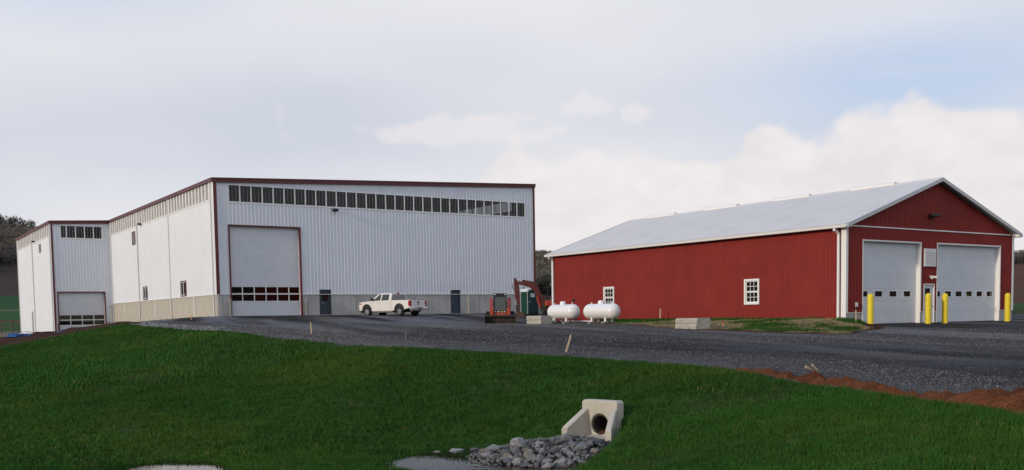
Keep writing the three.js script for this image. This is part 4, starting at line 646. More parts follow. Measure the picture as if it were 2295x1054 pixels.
  for (const [x, s] of [[0, -1], [0, 1], [3.64, -1], [3.64, 1]]) { const w = new THREE.Group(); w.name = 'wheel'; w.position.set(x, 0.402, s * 0.86); if (s > 0) w.rotation.y = Math.PI; T.add(w); part('tyre', tyre, M.rubber, w); part('rim', rim, M.chrome, w); part('brake_disc', disc, M.gunmetal, w); }
}
// ================================================================== COMPACT TRACK LOADER
{
  const px = onD(1121.5, 723, 64), L = thing('track_loader', 'orange-red compact track loader with its wide bucket lowered on the gravel', 'loader', [px.x, 0, px.z], -123.2 * Math.PI / 180);
  L.position.y = lotH(px.x, px.z); 
  // local: x forward, bucket's lip at x = 0
  const s1 = [-1, 1];
  part('bucket', [bx(-0.75, 0.0, 0.0, 0.03, -1.03, 1.03), beam([-0.74, 0.02, 0], [-0.62, 0.56, 0], 0.03, 2.06), bx(-0.64, -0.40, 0.53, 0.57, -1.03, 1.03), bx(-0.42, -0.40, 0.46, 0.55, -1.03, 1.03), ...s1.map((s) => extr([[-0.76, 0.0], [0.02, 0.0], [0.0, 0.12], [-0.38, 0.57], [-0.66, 0.57]], s * 1.02 - 0.02, s * 1.02 + 0.02))], M.bucket, L);
  part('cutting_edge', [bx(-0.08, 0.05, -0.01, 0.02, -1.04, 1.04)], M.rust, L);
  for (let i = 0; i < 9; i++) part('tooth', rb(0.03, 0.13, -0.012, 0.024, -0.98 + i * 0.245 - 0.025, -0.98 + i * 0.245 + 0.025, 0.008, 1), M.rust, L);
  part('hitch_plate', [bx(-0.86, -0.76, 0.12, 0.55, -0.55, 0.55)], M.black, L);
  for (const s of s1) {
    const a = part('lift_arm', [extr([[-0.9, 0.28], [-0.76, 0.34], [-0.8, 0.85], [-1.15, 1.05], [-2.9, 1.72], [-3.05, 1.6], [-1.3, 0.8], [-1.05, 0.72]], s * 0.55 - 0.08, s * 0.55 + 0.08, 0.015), rb(-1.0, -0.78, 0.3, 0.95, s * 0.55 - 0.1 + s * 0.02, s * 0.55 + 0.1 + s * 0.02, 0.02)], M.machine, L);
    part('cylinder', [bar([-0.9, 0.35, s * 0.38], [-1.5, 0.95, s * 0.38], 0.045), bar([-0.85, 0.3, s * 0.38], [-1.0, 0.45, s * 0.38], 0.028)], M.black, a);
    part('rear_tower', rb(-3.2, -2.75, 0.7, 1.72, s * 0.62 - 0.09, s * 0.62 + 0.09, 0.03), M.machine, L);
    const pts = [[-0.95, 0.3], [-1.0, 0.55], [-1.2, 0.78], [-1.6, 0.82], [-2.6, 0.72], [-2.85, 0.5], [-2.75, 0.12], [-2.5, 0.0], [-1.2, 0.0], [-1.0, 0.1]];
    const t = part('track', extr(pts, s * 0.78 - 0.17, s * 0.78 + 0.17, 0.02), M.rubber, L); for (let i = 0; i < 5; i++) part('roller', bar([-1.15 - i * 0.35, 0.16, s * 0.6], [-1.15 - i * 0.35, 0.16, s * 0.965], 0.1, 0.1, 12), M.gunmetal, t);
    part('fender', rb(-1.35, -0.98, 0.6, 1.02, s * 0.42, s * 0.55, 0.03), M.machine, L);
  }
  part('body', [rb(-3.1, -1.0, 0.35, 0.85, -0.5, 0.5, 0.05), rb(-3.3, -2.5, 0.5, 1.5, -0.52, 0.52, 0.08)], M.machine, L);
  part('front_apron', [rb(-1.06, -0.96, 0.42, 0.72, -0.46, 0.46, 0.03)], M.machine, L);
  part('instrument_ledge', [bx(-1.06, -0.985, 0.72, 0.86, -0.42, 0.42)], M.black, L); for (let i = 0; i < 4; i++) part('decal', bx(-0.984, -0.98, 0.76, 0.82, -0.33 + i * 0.2, -0.22 + i * 0.2), i === 1 ? M.yellow : M.sheet, L);
  const cab = part('cab_frame', [...[-1, 1].map((s) => beam([-1.0, 0.72, s * 0.42], [-1.18, 1.95, s * 0.40], 0.07, 0.07)), ...[-1, 1].map((s) => beam([-2.4, 0.8, s * 0.42], [-2.35, 1.95, s * 0.4], 0.08, 0.08)), rb(-2.45, -1.08, 1.86, 2.0, -0.45, 0.45, 0.04), bx(-1.2, -1.1, 1.8, 1.88, -0.42, 0.42)], M.black, L);
  for (const s of s1) part('work_light', rb(-1.09, -1.06, 1.89, 1.95, s * 0.34 - 0.06, s * 0.34 + 0.06, 0.01), M.lens, cab);
  { const q = new Quads(); q.quad([-1.03, 0.84, -0.39], [-1.03, 0.84, 0.39], [-1.165, 1.84, 0.37], [-1.165, 1.84, -0.37]); part('front_glass', q.geo(), M.cabGlass ??= phys({ color: C(0.45, 0.58, 0.56), transmission: 0.9, thickness: 0, roughness: 0.03 }), cab); }
  part('seat', [rb(-1.95, -1.5, 0.85, 1.0, -0.26, 0.26, 0.05), rb(-2.05, -1.9, 0.95, 1.6, -0.24, 0.24, 0.06)], M.black, L);
  part('cab_rear', bx(-2.42, -2.4, 0.85, 1.86, -0.38, 0.38), M.gunmetal, L);
}
// ================================================================== EXCAVATOR
{
  const S = 28.3, gp = onD(1250, 712, 78), E = thing('mini_excavator', 'weathered dark red excavator with arched boom reaching past the portable toilet', 'excavator', [gp.x, 0, gp.z], 146.2 * Math.PI / 180);
  E.position.y = lotH(43.4, -63.6);
  const gy = 714, f = (x, y) => [(1250 - x) / S, (gy - y) / S];
  const boom = part('boom', extr([[1162, 633], [1180, 633.5], [1198.5, 636.5], [1204, 641.5], [1208.7, 650], [1213.5, 661], [1221, 676], [1222, 692], [1214, 693], [1206.4, 678], [1200.7, 661], [1195, 651.5], [1186, 645.5], [1164.3, 639.5]].map((p) => f(...p)).reverse(), -0.15, 0.15, 0.02), M.worn, E);
  part('arm', extr([[1153, 626.5], [1155, 624.8], [1158.6, 626.5], [1164, 637], [1165.5, 655], [1166, 684], [1165.5, 692], [1161, 692], [1157.5, 668], [1153.5, 651]].map((p) => f(...p)).reverse(), -0.11, 0.11, 0.02), M.worn, E);
  const seg = (name, a, b, r, m, o = 0) => part(name, bar([...f(...a), o], [...f(...b), o], r, r, 10), m, E);
  seg('cylinder_rod', [1157.5, 628.5], [1174, 631.5], 0.04, M.chrome); seg('cylinder_barrel', [1172, 631], [1197, 635.6], 0.075, M.worn);
  seg('cylinder_rod', [1156.8, 668], [1156.5, 686], 0.04, M.chrome); seg('cylinder_barrel', [1156, 650], [1156.6, 672], 0.07, M.worn);
  seg('cylinder_barrel', [1205, 668], [1211, 690], 0.09, M.machine, 0.18); seg('cylinder_barrel', [1205, 668], [1211, 690], 0.09, M.machine, -0.18);
  part('hose', tube([[...f(1158, 632), 0.1], [...f(1151, 640), 0.14], [...f(1149.5, 646), 0.14], [...f(1155, 651), 0.1]], 0.022), M.black, E);
  part('linkage', [beam([...f(1156.5, 686), -0.06], [...f(1160, 696), -0.06], 0.05, 0.06), beam([...f(1156.5, 686), 0.06], [...f(1164, 686), 0.06], 0.05, 0.06), extr([[1156, 688], [1165, 686], [1167, 705], [1158, 707]].map((p) => f(...p)).reverse(), -0.13, 0.13, 0.01)], M.bucket, E);
  part('bucket', [extr([[1158, 703], [1160, 701], [1168, 701.5], [1174.5, 704], [1176, 709], [1174, 714.5], [1169, 717.5], [1163, 717.5], [1160, 716]].map((p) => f(...p)).reverse(), -0.32, 0.32, 0.02)], M.rust, E);
  for (let i = 0; i < 4; i++) part('tooth', beam([...f(1161, 717), -0.26 + i * 0.17], [...f(1156.5, 717.4), -0.26 + i * 0.17], 0.04, 0.05), M.rust, E);
  part('swing_post', [rb(0.75, 1.35, 0.55, 1.05, -0.2, 0.2, 0.05)], M.bucket, E);
  part('house', [rb(-1.2, 0.75, 0.62, 0.85, -0.85, 0.85, 0.05), rb(-1.35, -0.35, 0.8, 1.45, -0.85, 0.85, 0.15)], M.bucket, E);
  part('side_cover', [rb(0.3, 1.0, 0.86, 1.32, -0.75, -0.2, 0.1), rb(0.5, 1.05, 0.9, 1.25, 0.25, 0.75, 0.08)], M.machine, E);
  part('seat', [rb(-0.35, 0.15, 1.0, 1.12, -0.25, 0.25, 0.05), rb(-0.45, -0.3, 1.05, 1.65, -0.24, 0.24, 0.05)], M.black, E);
  part('canopy', [rb(-0.75, 0.78, 2.28, 2.36, -0.65, 0.65, 0.04), ...[-1, 1].flatMap((s) => [bar([0.86, 0.9, s * 0.6], [0.74, 2.3, s * 0.58], 0.03), bar([-0.7, 1.3, s * 0.6], [-0.68, 2.3, s * 0.58], 0.035)])], M.black, E);
  for (const s of [-1, 1]) { const t = part('track', extr([[-1.2, 0.28], [-1.1, 0.52], [-0.9, 0.58], [0.9, 0.58], [1.1, 0.52], [1.2, 0.28], [1.1, 0.05], [0.9, 0], [-0.9, 0], [-1.1, 0.05]].reverse(), s * 0.72 - 0.2, s * 0.72 + 0.2, 0.02), M.rubber, E); for (let i = 0; i < 5; i++) part('roller', bar([-0.8 + i * 0.4, 0.16, s * 0.72 - 0.215], [-0.8 + i * 0.4, 0.16, s * 0.72 + 0.215], 0.1, 0.1, 12), M.gunmetal, t); }
  part('undercarriage', [bx(-0.7, 0.7, 0.25, 0.6, -0.52, 0.52), bar([0, 0.55, 0], [0, 0.66, 0], 0.45, 0.45, 20)], M.bucket, E);
  part('blade', [extr([[-1.75, 0.0], [-1.6, 0.0], [-1.55, 0.2], [-1.62, 0.45], [-1.75, 0.45], [-1.68, 0.2]].reverse(), -0.9, 0.9), bx(-1.56, -0.7, 0.15, 0.28, -0.4, 0.4)], M.bucket, E);
}
// ================================================================== PORTABLE TOILET
{
  const p = onD(1188, 712, 84), o = thing('portable_toilet', 'dark green portable toilet with white domed roof behind the excavator', 'portable toilet', [p.x, lotH(p.x, p.z), p.z], -0.06);
  o.position.y = lotH(p.x, p.z) - 0.02;
  const h = 0.56;
  part('cabin', [rb(-h + 0.03, h - 0.03, 0.12, 2.0, -h + 0.03, h - 0.03, 0.02)], M.greenA, o);
  part('base_skid', [bx(-h, h, 0.04, 0.13, -h, h), bx(-h + 0.05, -h + 0.2, 0, 0.05, -h - 0.05, h + 0.05), bx(h - 0.2, h - 0.05, 0, 0.05, -h - 0.05, h + 0.05)], M.black, o);
  for (const [x, z] of [[-1, -1], [-1, 1], [1, -1], [1, 1]]) part('corner_post', rb(x * h - 0.035, x * h + 0.035, 0.1, 2.02, z * h - 0.035, z * h + 0.035, 0.02), M.plasticGrey, o);
  for (let i = 0; i < 5; i++) part('side_rib', rb(-h + 0.01, -h + 0.04, 0.2, 1.95, -0.42 + i * 0.21 - 0.03, -0.42 + i * 0.21 + 0.03, 0.01), M.greenA, o);
  const arcP = [[-0.48, 0.16], [0.48, 0.16], [0.48, 1.95]]; for (let i = 1; i < 10; i++) { const t = Math.PI * i / 10; arcP.push([Math.cos(t) * 0.48, 1.95 + Math.sin(t) * 0.22]); } arcP.push([-0.48, 1.95]);
  part('door', extr(arcP, h - 0.02, h + 0.03, 0.01), M.greenB, o); part('latch', rb(-0.42, -0.34, 1.05, 1.2, h + 0.03, h + 0.06, 0.01), M.plasticGrey, o); part('sign', bx(-0.28, 0.12, 1.52, 1.82, h + 0.031, h + 0.036), M.sheet, o);
  part('sign_lettering', [0, 1, 2].map((i) => bx(-0.24, 0.08 - 0.06 * (i === 1), 1.74 - i * 0.07, 1.765 - i * 0.07, h + 0.0362, h + 0.038)), M.plasticGrey, o);
  const dome = [[-h - 0.03, 1.98], [h + 0.03, 1.98]]; for (let i = 0; i <= 10; i++) { const t = Math.PI * i / 10; dome.push([Math.cos(t) * (h + 0.03), 2.02 + Math.pow(Math.sin(t), 0.7) * 0.27]); }
  part('roof', extr(dome, -h - 0.03, h - 0.025, 0.03), M.sheet, o); part('vent_pipe', bar([-0.4, 2.0, -0.3], [-0.4, 2.42, -0.3], 0.05), M.black, o);
}
// ================================================================== PROPANE TANKS
function tankAt(px, z, len, label, valve) {
  const p = onZ(px, 700, z), o = thing('propane_tank', label, 'propane tank', [p.x, 0, z], 0, 'white propane tanks beside the barn'), y0 = lotH(p.x, z); o.position.y = y0 - 0.01;
  const R = 0.45, cy = 0.29 + R, prof = []; const hl = len / 2, hd = 0.36; for (let i = 0; i <= 14; i++) { const t = Math.PI / 2 * (1 - i / 14); prof.push([Math.cos(t) * R, -(hl - hd) - Math.sin(t) * hd]); } for (let i = 0; i <= 14; i++) { const t = Math.PI / 2 * i / 14; prof.push([Math.cos(t) * R, (hl - hd) + Math.sin(t) * hd]); }
  const sh = new THREE.LatheGeometry(prof.map((v) => new THREE.Vector2(Math.max(v[0], 0.0005), v[1])), 48).rotateX(Math.PI / 2).translate(0, cy, 0); const shell = part('shell', ready(sh), M.tank, o);
  const dz = -0.05; const dome = part('valve_dome', [new THREE.LatheGeometry([[0, 0.235], [0.1, 0.23], [0.16, 0.205], [0.185, 0.16], [0.19, 0.0]].map((v) => new THREE.Vector2(...v)), 24).translate(0, cy + R - 0.04, dz), bx(0.14, 0.24, cy + R + 0.04, cy + R + 0.09, dz - 0.02, dz + 0.02)], M.tank, o);
  for (const s of [-1, 1]) {
    part('lifting_lug', new THREE.TorusGeometry(0.05, 0.016, 6, 14).rotateY(Math.PI / 2).translate(0, cy + R + 0.035, s * len * 0.33), M.tank, o);
    for (const t of [-1, 1]) part('leg', [bx(t * 0.24 - 0.04, t * 0.24 + 0.04, 0.15, cy - R * 0.7, s * len * 0.22 - 0.07, s * len * 0.22 + 0.07)], M.tank, o);
    part('foot_bar', bx(-0.3, 0.3, 0.145, 0.165, s * len * 0.22 - 0.08, s * len * 0.22 + 0.08), M.tank, o);
    for (const t of [-1, 1]) { const c = single('cinder_block', rb(t * 0.28 - 0.2, t * 0.28 + 0.195, 0.0, 0.145, s * len * 0.22 - 0.11, s * len * 0.22 + 0.11, 0.012, 1), M.cinder, valve ? 'grey cinder block under the propane tank with a black regulator' : 'grey cinder block under the propane tank before the barn window', 'cinder block', 'cinder blocks under the propane tanks'); c.position.set(p.x, y0 - 0.012, z); }
  }
  if (valve) { part('regulator', [bar([0.05, cy + R - 0.02, len * 0.36], [0.05, cy + R + 0.2, len * 0.36], 0.02), rb(-0.03, 0.13, cy + R + 0.18, cy + R + 0.3, len * 0.36 - 0.07, len * 0.36 + 0.09, 0.03), bar([0.05, cy + R + 0.22, len * 0.36], [0.12, cy + R + 0.3, len * 0.36 + 0.12], 0.03)], M.black, o); }
  return o;
}
tankAt(1263, -48.4, 2.68, 'white propane tank standing between the other tank and the concrete blocks', true);
tankAt(1348.5, -45.0, 2.85, 'white propane tank on cinder blocks in front of a barn window', false);
// ================================================================== CONCRETE SLABS
function slabStack(px, py, d, labels, turn, seed) {
  const p = onD(px, py, d), y = lotH(p.x, p.z), R = rng(seed);
  labels.forEach((l, i) => {
    const prof = [[-0.42, 0.03], [-0.39, 0], [0.39, 0], [0.42, 0.03], [0.42, 0.20], [0.38, 0.255], [0.30, 0.262], [0.27, 0.262], [-0.30, 0.262], [-0.38, 0.255], [-0.42, 0.20]];
    const m = single('concrete_block', extr(prof, -0.70, 0.70, 0.012), M.concBlock, l, 'concrete block', 'concrete blocks on the yard'); m.position.set(p.x + (R() - 0.5) * 0.05, y - 0.015 + i * 0.258, p.z + (R() - 0.5) * 0.04); m.rotation.y = turn + (R() - 0.5) * 0.05;
  });
}
slabStack(1208, 725, 60, ['lower pale concrete block beside the track loader bucket', 'upper pale concrete block beside the track loader bucket'], 0.06, 5);
slabStack(1552, 738, 45.6, ['lower chipped concrete block on the verge beside the barn wall', 'upper cracked concrete block on the verge beside the barn wall'], -0.02, 9);
// ================================================================== STAKES
function stake(px, py, top, label, lean = 0, w = 0.045, tip, mat = M.lath) {
  const p = hitGround(px, py), d = p.length(), h = Math.max(0.2, (py - top) * d / FOC), o = thing('survey_stake', label, 'stake', [p.x, p.y, p.z], -0.59);
  part('lath', bx(-w / 2, w / 2, -0.15, tip ? h - 0.12 : h, -0.012, 0.012), mat, o); if (tip) part('painted_tip', bx(-w / 2, w / 2, h - 0.12, h, -0.012, 0.012), M.orange, o); else part('sawn_top', new THREE.CylinderGeometry(0.01, w * 0.6, 0.05, 4).rotateY(Math.PI / 4).scale(1, 1, 0.5).translate(0, h + 0.025, 0), mat, o);
  o.rotateZ(lean); return o;
}
stake(1268, 790, 752, 'leaning wooden survey stake at the gravel edge above the pipe outlet', -0.3, 0.05);
stake(698, 750, 725, 'upright wooden stake at the gravel edge in front of the tall white door', 0.06, 0.05);
stake(909.5, 768, 742, 'weathered thin stake at the gravel edge in front of the pickup', 0.02, 0.035, false, std({ color: C(0.16, 0.14, 0.11), roughness: 0.9 }));
stake(1919, 735, 699, 'wooden stake beside the barn corner next to a yellow bollard', 0.02, 0.06);
stake(1621, 736, 723, 'short orange-tipped stake beside the verge concrete blocks', 0, 0.06, true);
stake(1443.5, 727, 718, 'short orange-tipped stake between the tanks and the verge blocks', 0, 0.05, true);
stake(428, 717.5, 710, 'small orange-tipped stake at the foot of the sunlit white side wall', 0, 0.06, true);
{ const p = onX(1479.5, 718, BARN.x0 - 0.75); const o = thing('fence_post', 'pale split wooden post stuck in the verge against the red wall', 'post', [p.x, -0.42, p.z], 0.4); part('post', [bar([0, -0.2, 0], [0.02, 0.72, 0.03], 0.06, 0.05, 7)], M.lath, o); part('split_top', bar([0.02, 0.72, 0.03], [0.03, 0.8, 0.02], 0.05, 0.02, 5), M.lath, o); }
{ const p = hitGround(1822, 838), o = thing('broken_stake', 'two broken lath pieces lying on the red soil berm', 'stake', [p.x, p.y + 0.06, p.z], 0.4); part('lath', beam([0, 0, 0], [-0.3, 0.09, -0.05], 0.05, 0.02), M.lath, o); part('lath', beam([0.05, 0, 0.08], [-0.12, 0.12, 0.02], 0.05, 0.02), M.lath, o); }
// ================================================================== OUTLET HEADWALL
{
  const o = thing('concrete_headwall', 'precast concrete headwall with flared wings around a dark drain pipe', 'headwall', [HW.x, HW.floor, HW.z], HW.turn);
  // local frame: x away from the pond, z along the wall
  const toWall = new THREE.Matrix4().makeBasis(new THREE.Vector3(0, 0, 1), new THREE.Vector3(0, 1, 0), new THREE.Vector3(-1, 0, 0));
  const hole = new THREE.Path(); hole.absarc(-0.09, 0.235, 0.195, 0, Math.PI * 2, true);
  const back = extr([[-0.50, -0.3], [0.31, -0.3], [0.31, 0.64], [0.275, 0.68], [-0.465, 0.68], [-0.50, 0.64]], 0, 0.22, 0.025, [hole]); back.applyMatrix4(toWall); back.translate(0.22, 0, 0);
  part('back_wall', back, M.concCream, o);
  const wing = (z0, z1, s) => {   // sloping top, from the wall to the flared end
    const A = [0, z0], E2 = [-0.60, z1], t = 0.13 * s, q = [], top = [0.53, 0.50, 0.24, 0.20], u = [0, 0.12, 0.93, 1], P = (k, off, y) => [mix(A[0], E2[0], k), y, mix(A[1], E2[1], k) + off];
    const gs = []; for (let i = 0; i < 3; i++) gs.push(hull8([P(u[i], 0, -0.3), P(u[i + 1], 0, -0.3), P(u[i + 1], t, -0.3), P(u[i], t, -0.3)], [P(u[i], 0, top[i] - 0.02), P(u[i + 1], 0, top[i + 1] - 0.02), P(u[i + 1], t, top[i + 1] - 0.02), P(u[i], t, top[i] - 0.02)]), hull8([P(u[i], 0, top[i] - 0.02), P(u[i + 1], 0, top[i + 1] - 0.02), P(u[i + 1], t, top[i + 1] - 0.02), P(u[i], t, top[i] - 0.02)], [P(u[i], t * 0.16, top[i]), P(u[i + 1], t * 0.16, top[i + 1]), P(u[i + 1], t * 0.84, top[i + 1]), P(u[i], t * 0.84, top[i])]));
    return part('wing_wall', gs, M.concCream, o);
  };
  wing(-0.34, -0.38, -1); wing(0.17, 0.47, 1);
  part('apron', hull8([[-0.002, -0.28, 0.15], [-0.002, -0.28, -0.34], [-0.68, -0.28, -0.383], [-0.68, -0.28, 0.49]], [[-0.002, 0.035, 0.15], [-0.002, 0.035, -0.34], [-0.68, 0.0, -0.383], [-0.68, 0.0, 0.49]]), M.concCream, o);
  part('pipe', [new THREE.CylinderGeometry(0.193, 0.193, 2.4, 32, 1, true).rotateZ(Math.PI / 2).translate(1.22, 0.235, -0.09), new THREE.RingGeometry(0.165, 0.193, 32).rotateY(-Math.PI / 2).translate(0.03, 0.235, -0.09), new THREE.CylinderGeometry(0.165, 0.165, 2.3, 32, 1, true).rotateZ(Math.PI / 2).translate(1.18, 0.235, -0.09)], std({ color: C(0.035, 0.03, 0.027), roughness: 0.8 }), o);
  part('pipe_silt', new THREE.SphereGeometry(1, 12, 6, 0, Math.PI * 2, 0, Math.PI / 2).scale(0.7, 0.05, 0.15).translate(0.7, 0.075, -0.09), M.soil, o);
}
// ================================================================== TARP, FENCE
{
  const p = hitGround(46, 757, 30), g = new THREE.PlaneGeometry(2.4, 1.5, 40, 26).rotateX(-Math.PI / 2), q = g.attributes.position;
  for (let i = 0; i < q.count; i++) { const x = q.getX(i), z = q.getZ(i), e = Math.min(1, (1.2 - Math.abs(x)) / 0.35, (0.75 - Math.abs(z)) / 0.3); q.setXYZ(i, x + 0.25 * (n2(z * 2, x, 2) - 0.5), 0.02 + 0.6 * clamp(e) * Math.pow(n2(x * 2.3 + 4, z * 2.3, 3), 1.6) + 0.12 * clamp(e) * n2(x * 7, z * 7, 2), z + 0.3 * (n2(x * 2, z + 9, 2) - 0.5)); }
  g.computeVertexNormals(); const t = single('tarp', g, M.tarp, 'crumpled blue tarp lying on bare soil beside the white wing', 'tarp'); t.position.copy(p).setY(p.y + 0.06); t.rotation.y = 0.5; t.scale.set(0.75, 0.7, 0.75);
  const p2 = hitGround(90, 753, 60), g2 = new THREE.PlaneGeometry(3.4, 0.8, 40, 10).rotateX(-Math.PI / 2), q2 = g2.attributes.position; for (let i = 0; i < q2.count; i++) q2.setY(i, 0.05 + 0.28 * n2(q2.getX(i) * 2, q2.getZ(i) * 2 + 7, 3)); g2.computeVertexNormals();
  const t2 = single('tarp', g2, M.tarp, 'flat strip of blue tarp along the foot of the white wing', 'tarp'); t2.position.copy(p2).setY(p2.y + 0.1); t2.rotation.y = -0.6;
}
{
  const A = onD(-25, 716, 152), Bp = onD(52, 716, 150), y = Math.min(A.y, Bp.y) - 0.2, o = thing('pipe_fence', 'dark pipe rail fence at the edge of the green field', 'fence', [A.x, ground(A.x, A.z), A.z]);
  const v = Bp.clone().sub(A); v.y = ground(Bp.x, Bp.z) - ground(A.x, A.z); const top = A.y - ground(A.x, A.z);
  for (const h of [0.75, 1.35, 1.6]) part('rail', bar([0, h, 0], [v.x, v.y + h, v.z], 0.05), M.wood, o);
  for (let i = 0; i <= 3; i++) part('post', bar([v.x * i / 3, v.y * i / 3 - 0.6, v.z * i / 3], [v.x * i / 3, v.y * i / 3 + 1.75, v.z * i / 3], 0.09), M.wood, o);
}
// ================================================================== RIPRAP
{
  const R = rng(77), variants = [];
  for (let k = 0; k < 10; k++) {
    const g0 = new THREE.IcosahedronGeometry(0.5, 2), p = g0.attributes.position, cuts = []; for (let i = 0; i < 13; i++) cuts.push([new THREE.Vector3(R() - 0.5, R() - 0.5, R() - 0.5).normalize(), 0.23 + 0.13 * R()]);
    const v = new THREE.Vector3(); for (let i = 0; i < p.count; i++) { v.fromBufferAttribute(p, i); for (const [n, d] of cuts) { const t = v.dot(n); if (t > d) v.addScaledVector(n, d - t); } const m = 1 + 0.10 * (fbm(v.x * 5 + k * 9, v.y * 5, v.z * 5, 3) - 0.5); p.setXYZ(i, v.x * m, v.y * m, v.z * m); }
    variants.push(ready(toCreasedNormals(g0, 0.22)));
  }
  const rockMat = (lo, hi, P, sc) => std({ map: mottle(256, sc, lo, hi, P, 5, 1, (u, v, n) => n + 0.9 * sstep(0.035, 0.0, Math.abs(fbm(u * 5 + 3, v * 5, 2.2, 3, 0) - 0.5))), bumpMap: gray(256, 0.25, 16, 4), bumpScale: 0.012, roughness: 0.85 });
  const mats = [rockMat([0.08, 0.085, 0.095], [0.36, 0.36, 0.365], 5, 0.55), rockMat([0.13, 0.13, 0.135], [0.50, 0.495, 0.485], 5, 0.5), rockMat([0.05, 0.055, 0.062], [0.19, 0.195, 0.205], 5, 0.6), rockMat([0.20, 0.165, 0.125], [0.36, 0.31, 0.24], 5, 0.5)];
  const lay = (x, z) => { const u = (x - 9.95) / 1.15, w = (z + 13.75) / 1.0; return -2.46 + 0.33 * Math.exp(-u * u - w * w) + 0.10 * sstep(10.2, 10.7, x); };
  const rock = (px, py, wpx, hpx, mat, label, group, v) => {   // by pixel, lying on the heap
    const r = dirOf(px, py).normalize(); let t = 10; for (; t < 25; t += 0.03) if (r.y * t < lay(r.x * t, r.z * t) + 0.02) break;
    const P = r.multiplyScalar(t), s = wpx * t / FOC, m = part(numbered('riprap_rock'), variants[v % 10], mats[mat], scene); m.userData = { label, category: 'rock' }; if (group) m.userData.group = group;
    m.position.copy(P); m.scale.set(s * 1.15, hpx * t / FOC * 1.25, s * 1.15); m.rotation.set((R() - 0.5) * 0.5, R() * 6.3, (R() - 0.5) * 0.5); return m;
  };
  [[1110, 994, 48, 22, 3, 'flat tan riprap slab on the far side of the rock heap'], [1104, 1008, 50, 20, 0, 'grey riprap rock under the flat tan slab'], [1163, 996, 46, 36, 1, 'tall pale-faced riprap rock with a pointed top'], [1237, 977, 46, 26, 0, 'broad dark riprap rock against the headwall\u2019s left wing'], [1270, 982, 28, 24, 0, 'blocky riprap rock at the mouth of the headwall'], [1328, 991, 44, 18, 2, 'dark flat riprap rock on the headwall apron'], [1191, 981, 34, 22, 1, 'light riprap rock beside the broad dark one'], [1018, 1013, 42, 17, 1, 'lone rounded rock standing in the pond'], [1050, 1007, 26, 12, 0, 'low rock in the pond between the lone rock and the heap'], [1077, 1001, 26, 18, 0, 'rock at the pond end of the heap'], [1190, 1026, 46, 18, 3, 'long tan riprap rock low on the heap'], [1210, 1031, 26, 22, 0, 'grey riprap rock standing beside the long tan one'], [1262, 1038, 44, 24, 1, 'big pale riprap rock at the water below the heap'], [1228, 1046, 34, 22, 1, 'pale wedge of riprap rock at the water\u2019s edge'], [1300, 1006, 36, 26, 0, 'large grey riprap rock before the pipe'], [975, 1018, 30, 8, 3, 'thin flat stone lying in the shallow pond'], [1140, 1033, 30, 14, 2, 'low dark rock in the water beside the heap'], [1175, 1043, 26, 14, 2, 'low wet rock at the pond edge of the heap']].forEach((a, i) => rock(...a.slice(0, 6), null, i));
  for (let i = 0; i < 215; i++) { const u = R(), v = R(), px = mix(1070, 1330, u) + (R() - 0.5) * 20, y0 = mix(1000, 988, u), y1 = mix(1020, 1046, sstep(0, 0.5, u)) - 18 * sstep(0.75, 1, u), py = mix(y0, y1, v), s = 8 + 19 * Math.pow(R(), 1.9); rock(px, py, s, s * (0.42 + 0.36 * R()), R() < 0.07 ? 3 : Math.floor(R() * 3), 'grey broken limestone rock in the riprap heap below the headwall', 'riprap rocks below the headwall', i); }
  // rubble between them, too small to pick apart
  const rub = new THREE.InstancedMesh(variants[3], mats[0], 900), m4 = new THREE.Matrix4(), q = new THREE.Quaternion(); rub.name = 'rock_rubble'; rub.userData = { kind: 'stuff', label: 'small broken stone filling the gaps of the rock heap', category: 'rubble' };
  for (let i = 0; i < 900; i++) { const a = R() * 6.3, d = Math.sqrt(R()) * 1.35, x = 9.95 + Math.cos(a) * d * 1.1, z = -13.75 + Math.sin(a) * d, s = 0.03 + 0.06 * R(); q.setFromEuler(new THREE.Euler(R() * 6, R() * 6, R() * 6)); m4.compose(new THREE.Vector3(x, lay(x, z) - 0.01, z), q, new THREE.Vector3(s * 1.4, s, s * 1.2)); rub.setMatrixAt(i, m4); rub.setColorAt(i, C(1, 1, 1).multiplyScalar(0.7 + 0.6 * R())); }
  rub.castShadow = rub.receiveShadow = true; scene.add(rub);
  // soil and stones the heap lies on
  struct('rock_bed', sheet(40, 40, (s, t) => { const a = t * Math.PI * 2, d = s * 1.6, x = 9.95 + Math.cos(a) * d * 1.1, z = -13.75 + Math.sin(a) * d; return [x, s > 0.98 ? -2.7 : lay(x, z) - 0.05 + 0.06 * (n2(x * 6, z * 6, 3) - 0.5), z]; }), std({ color: C(0.06, 0.05, 0.04), roughness: 0.95 }));
}
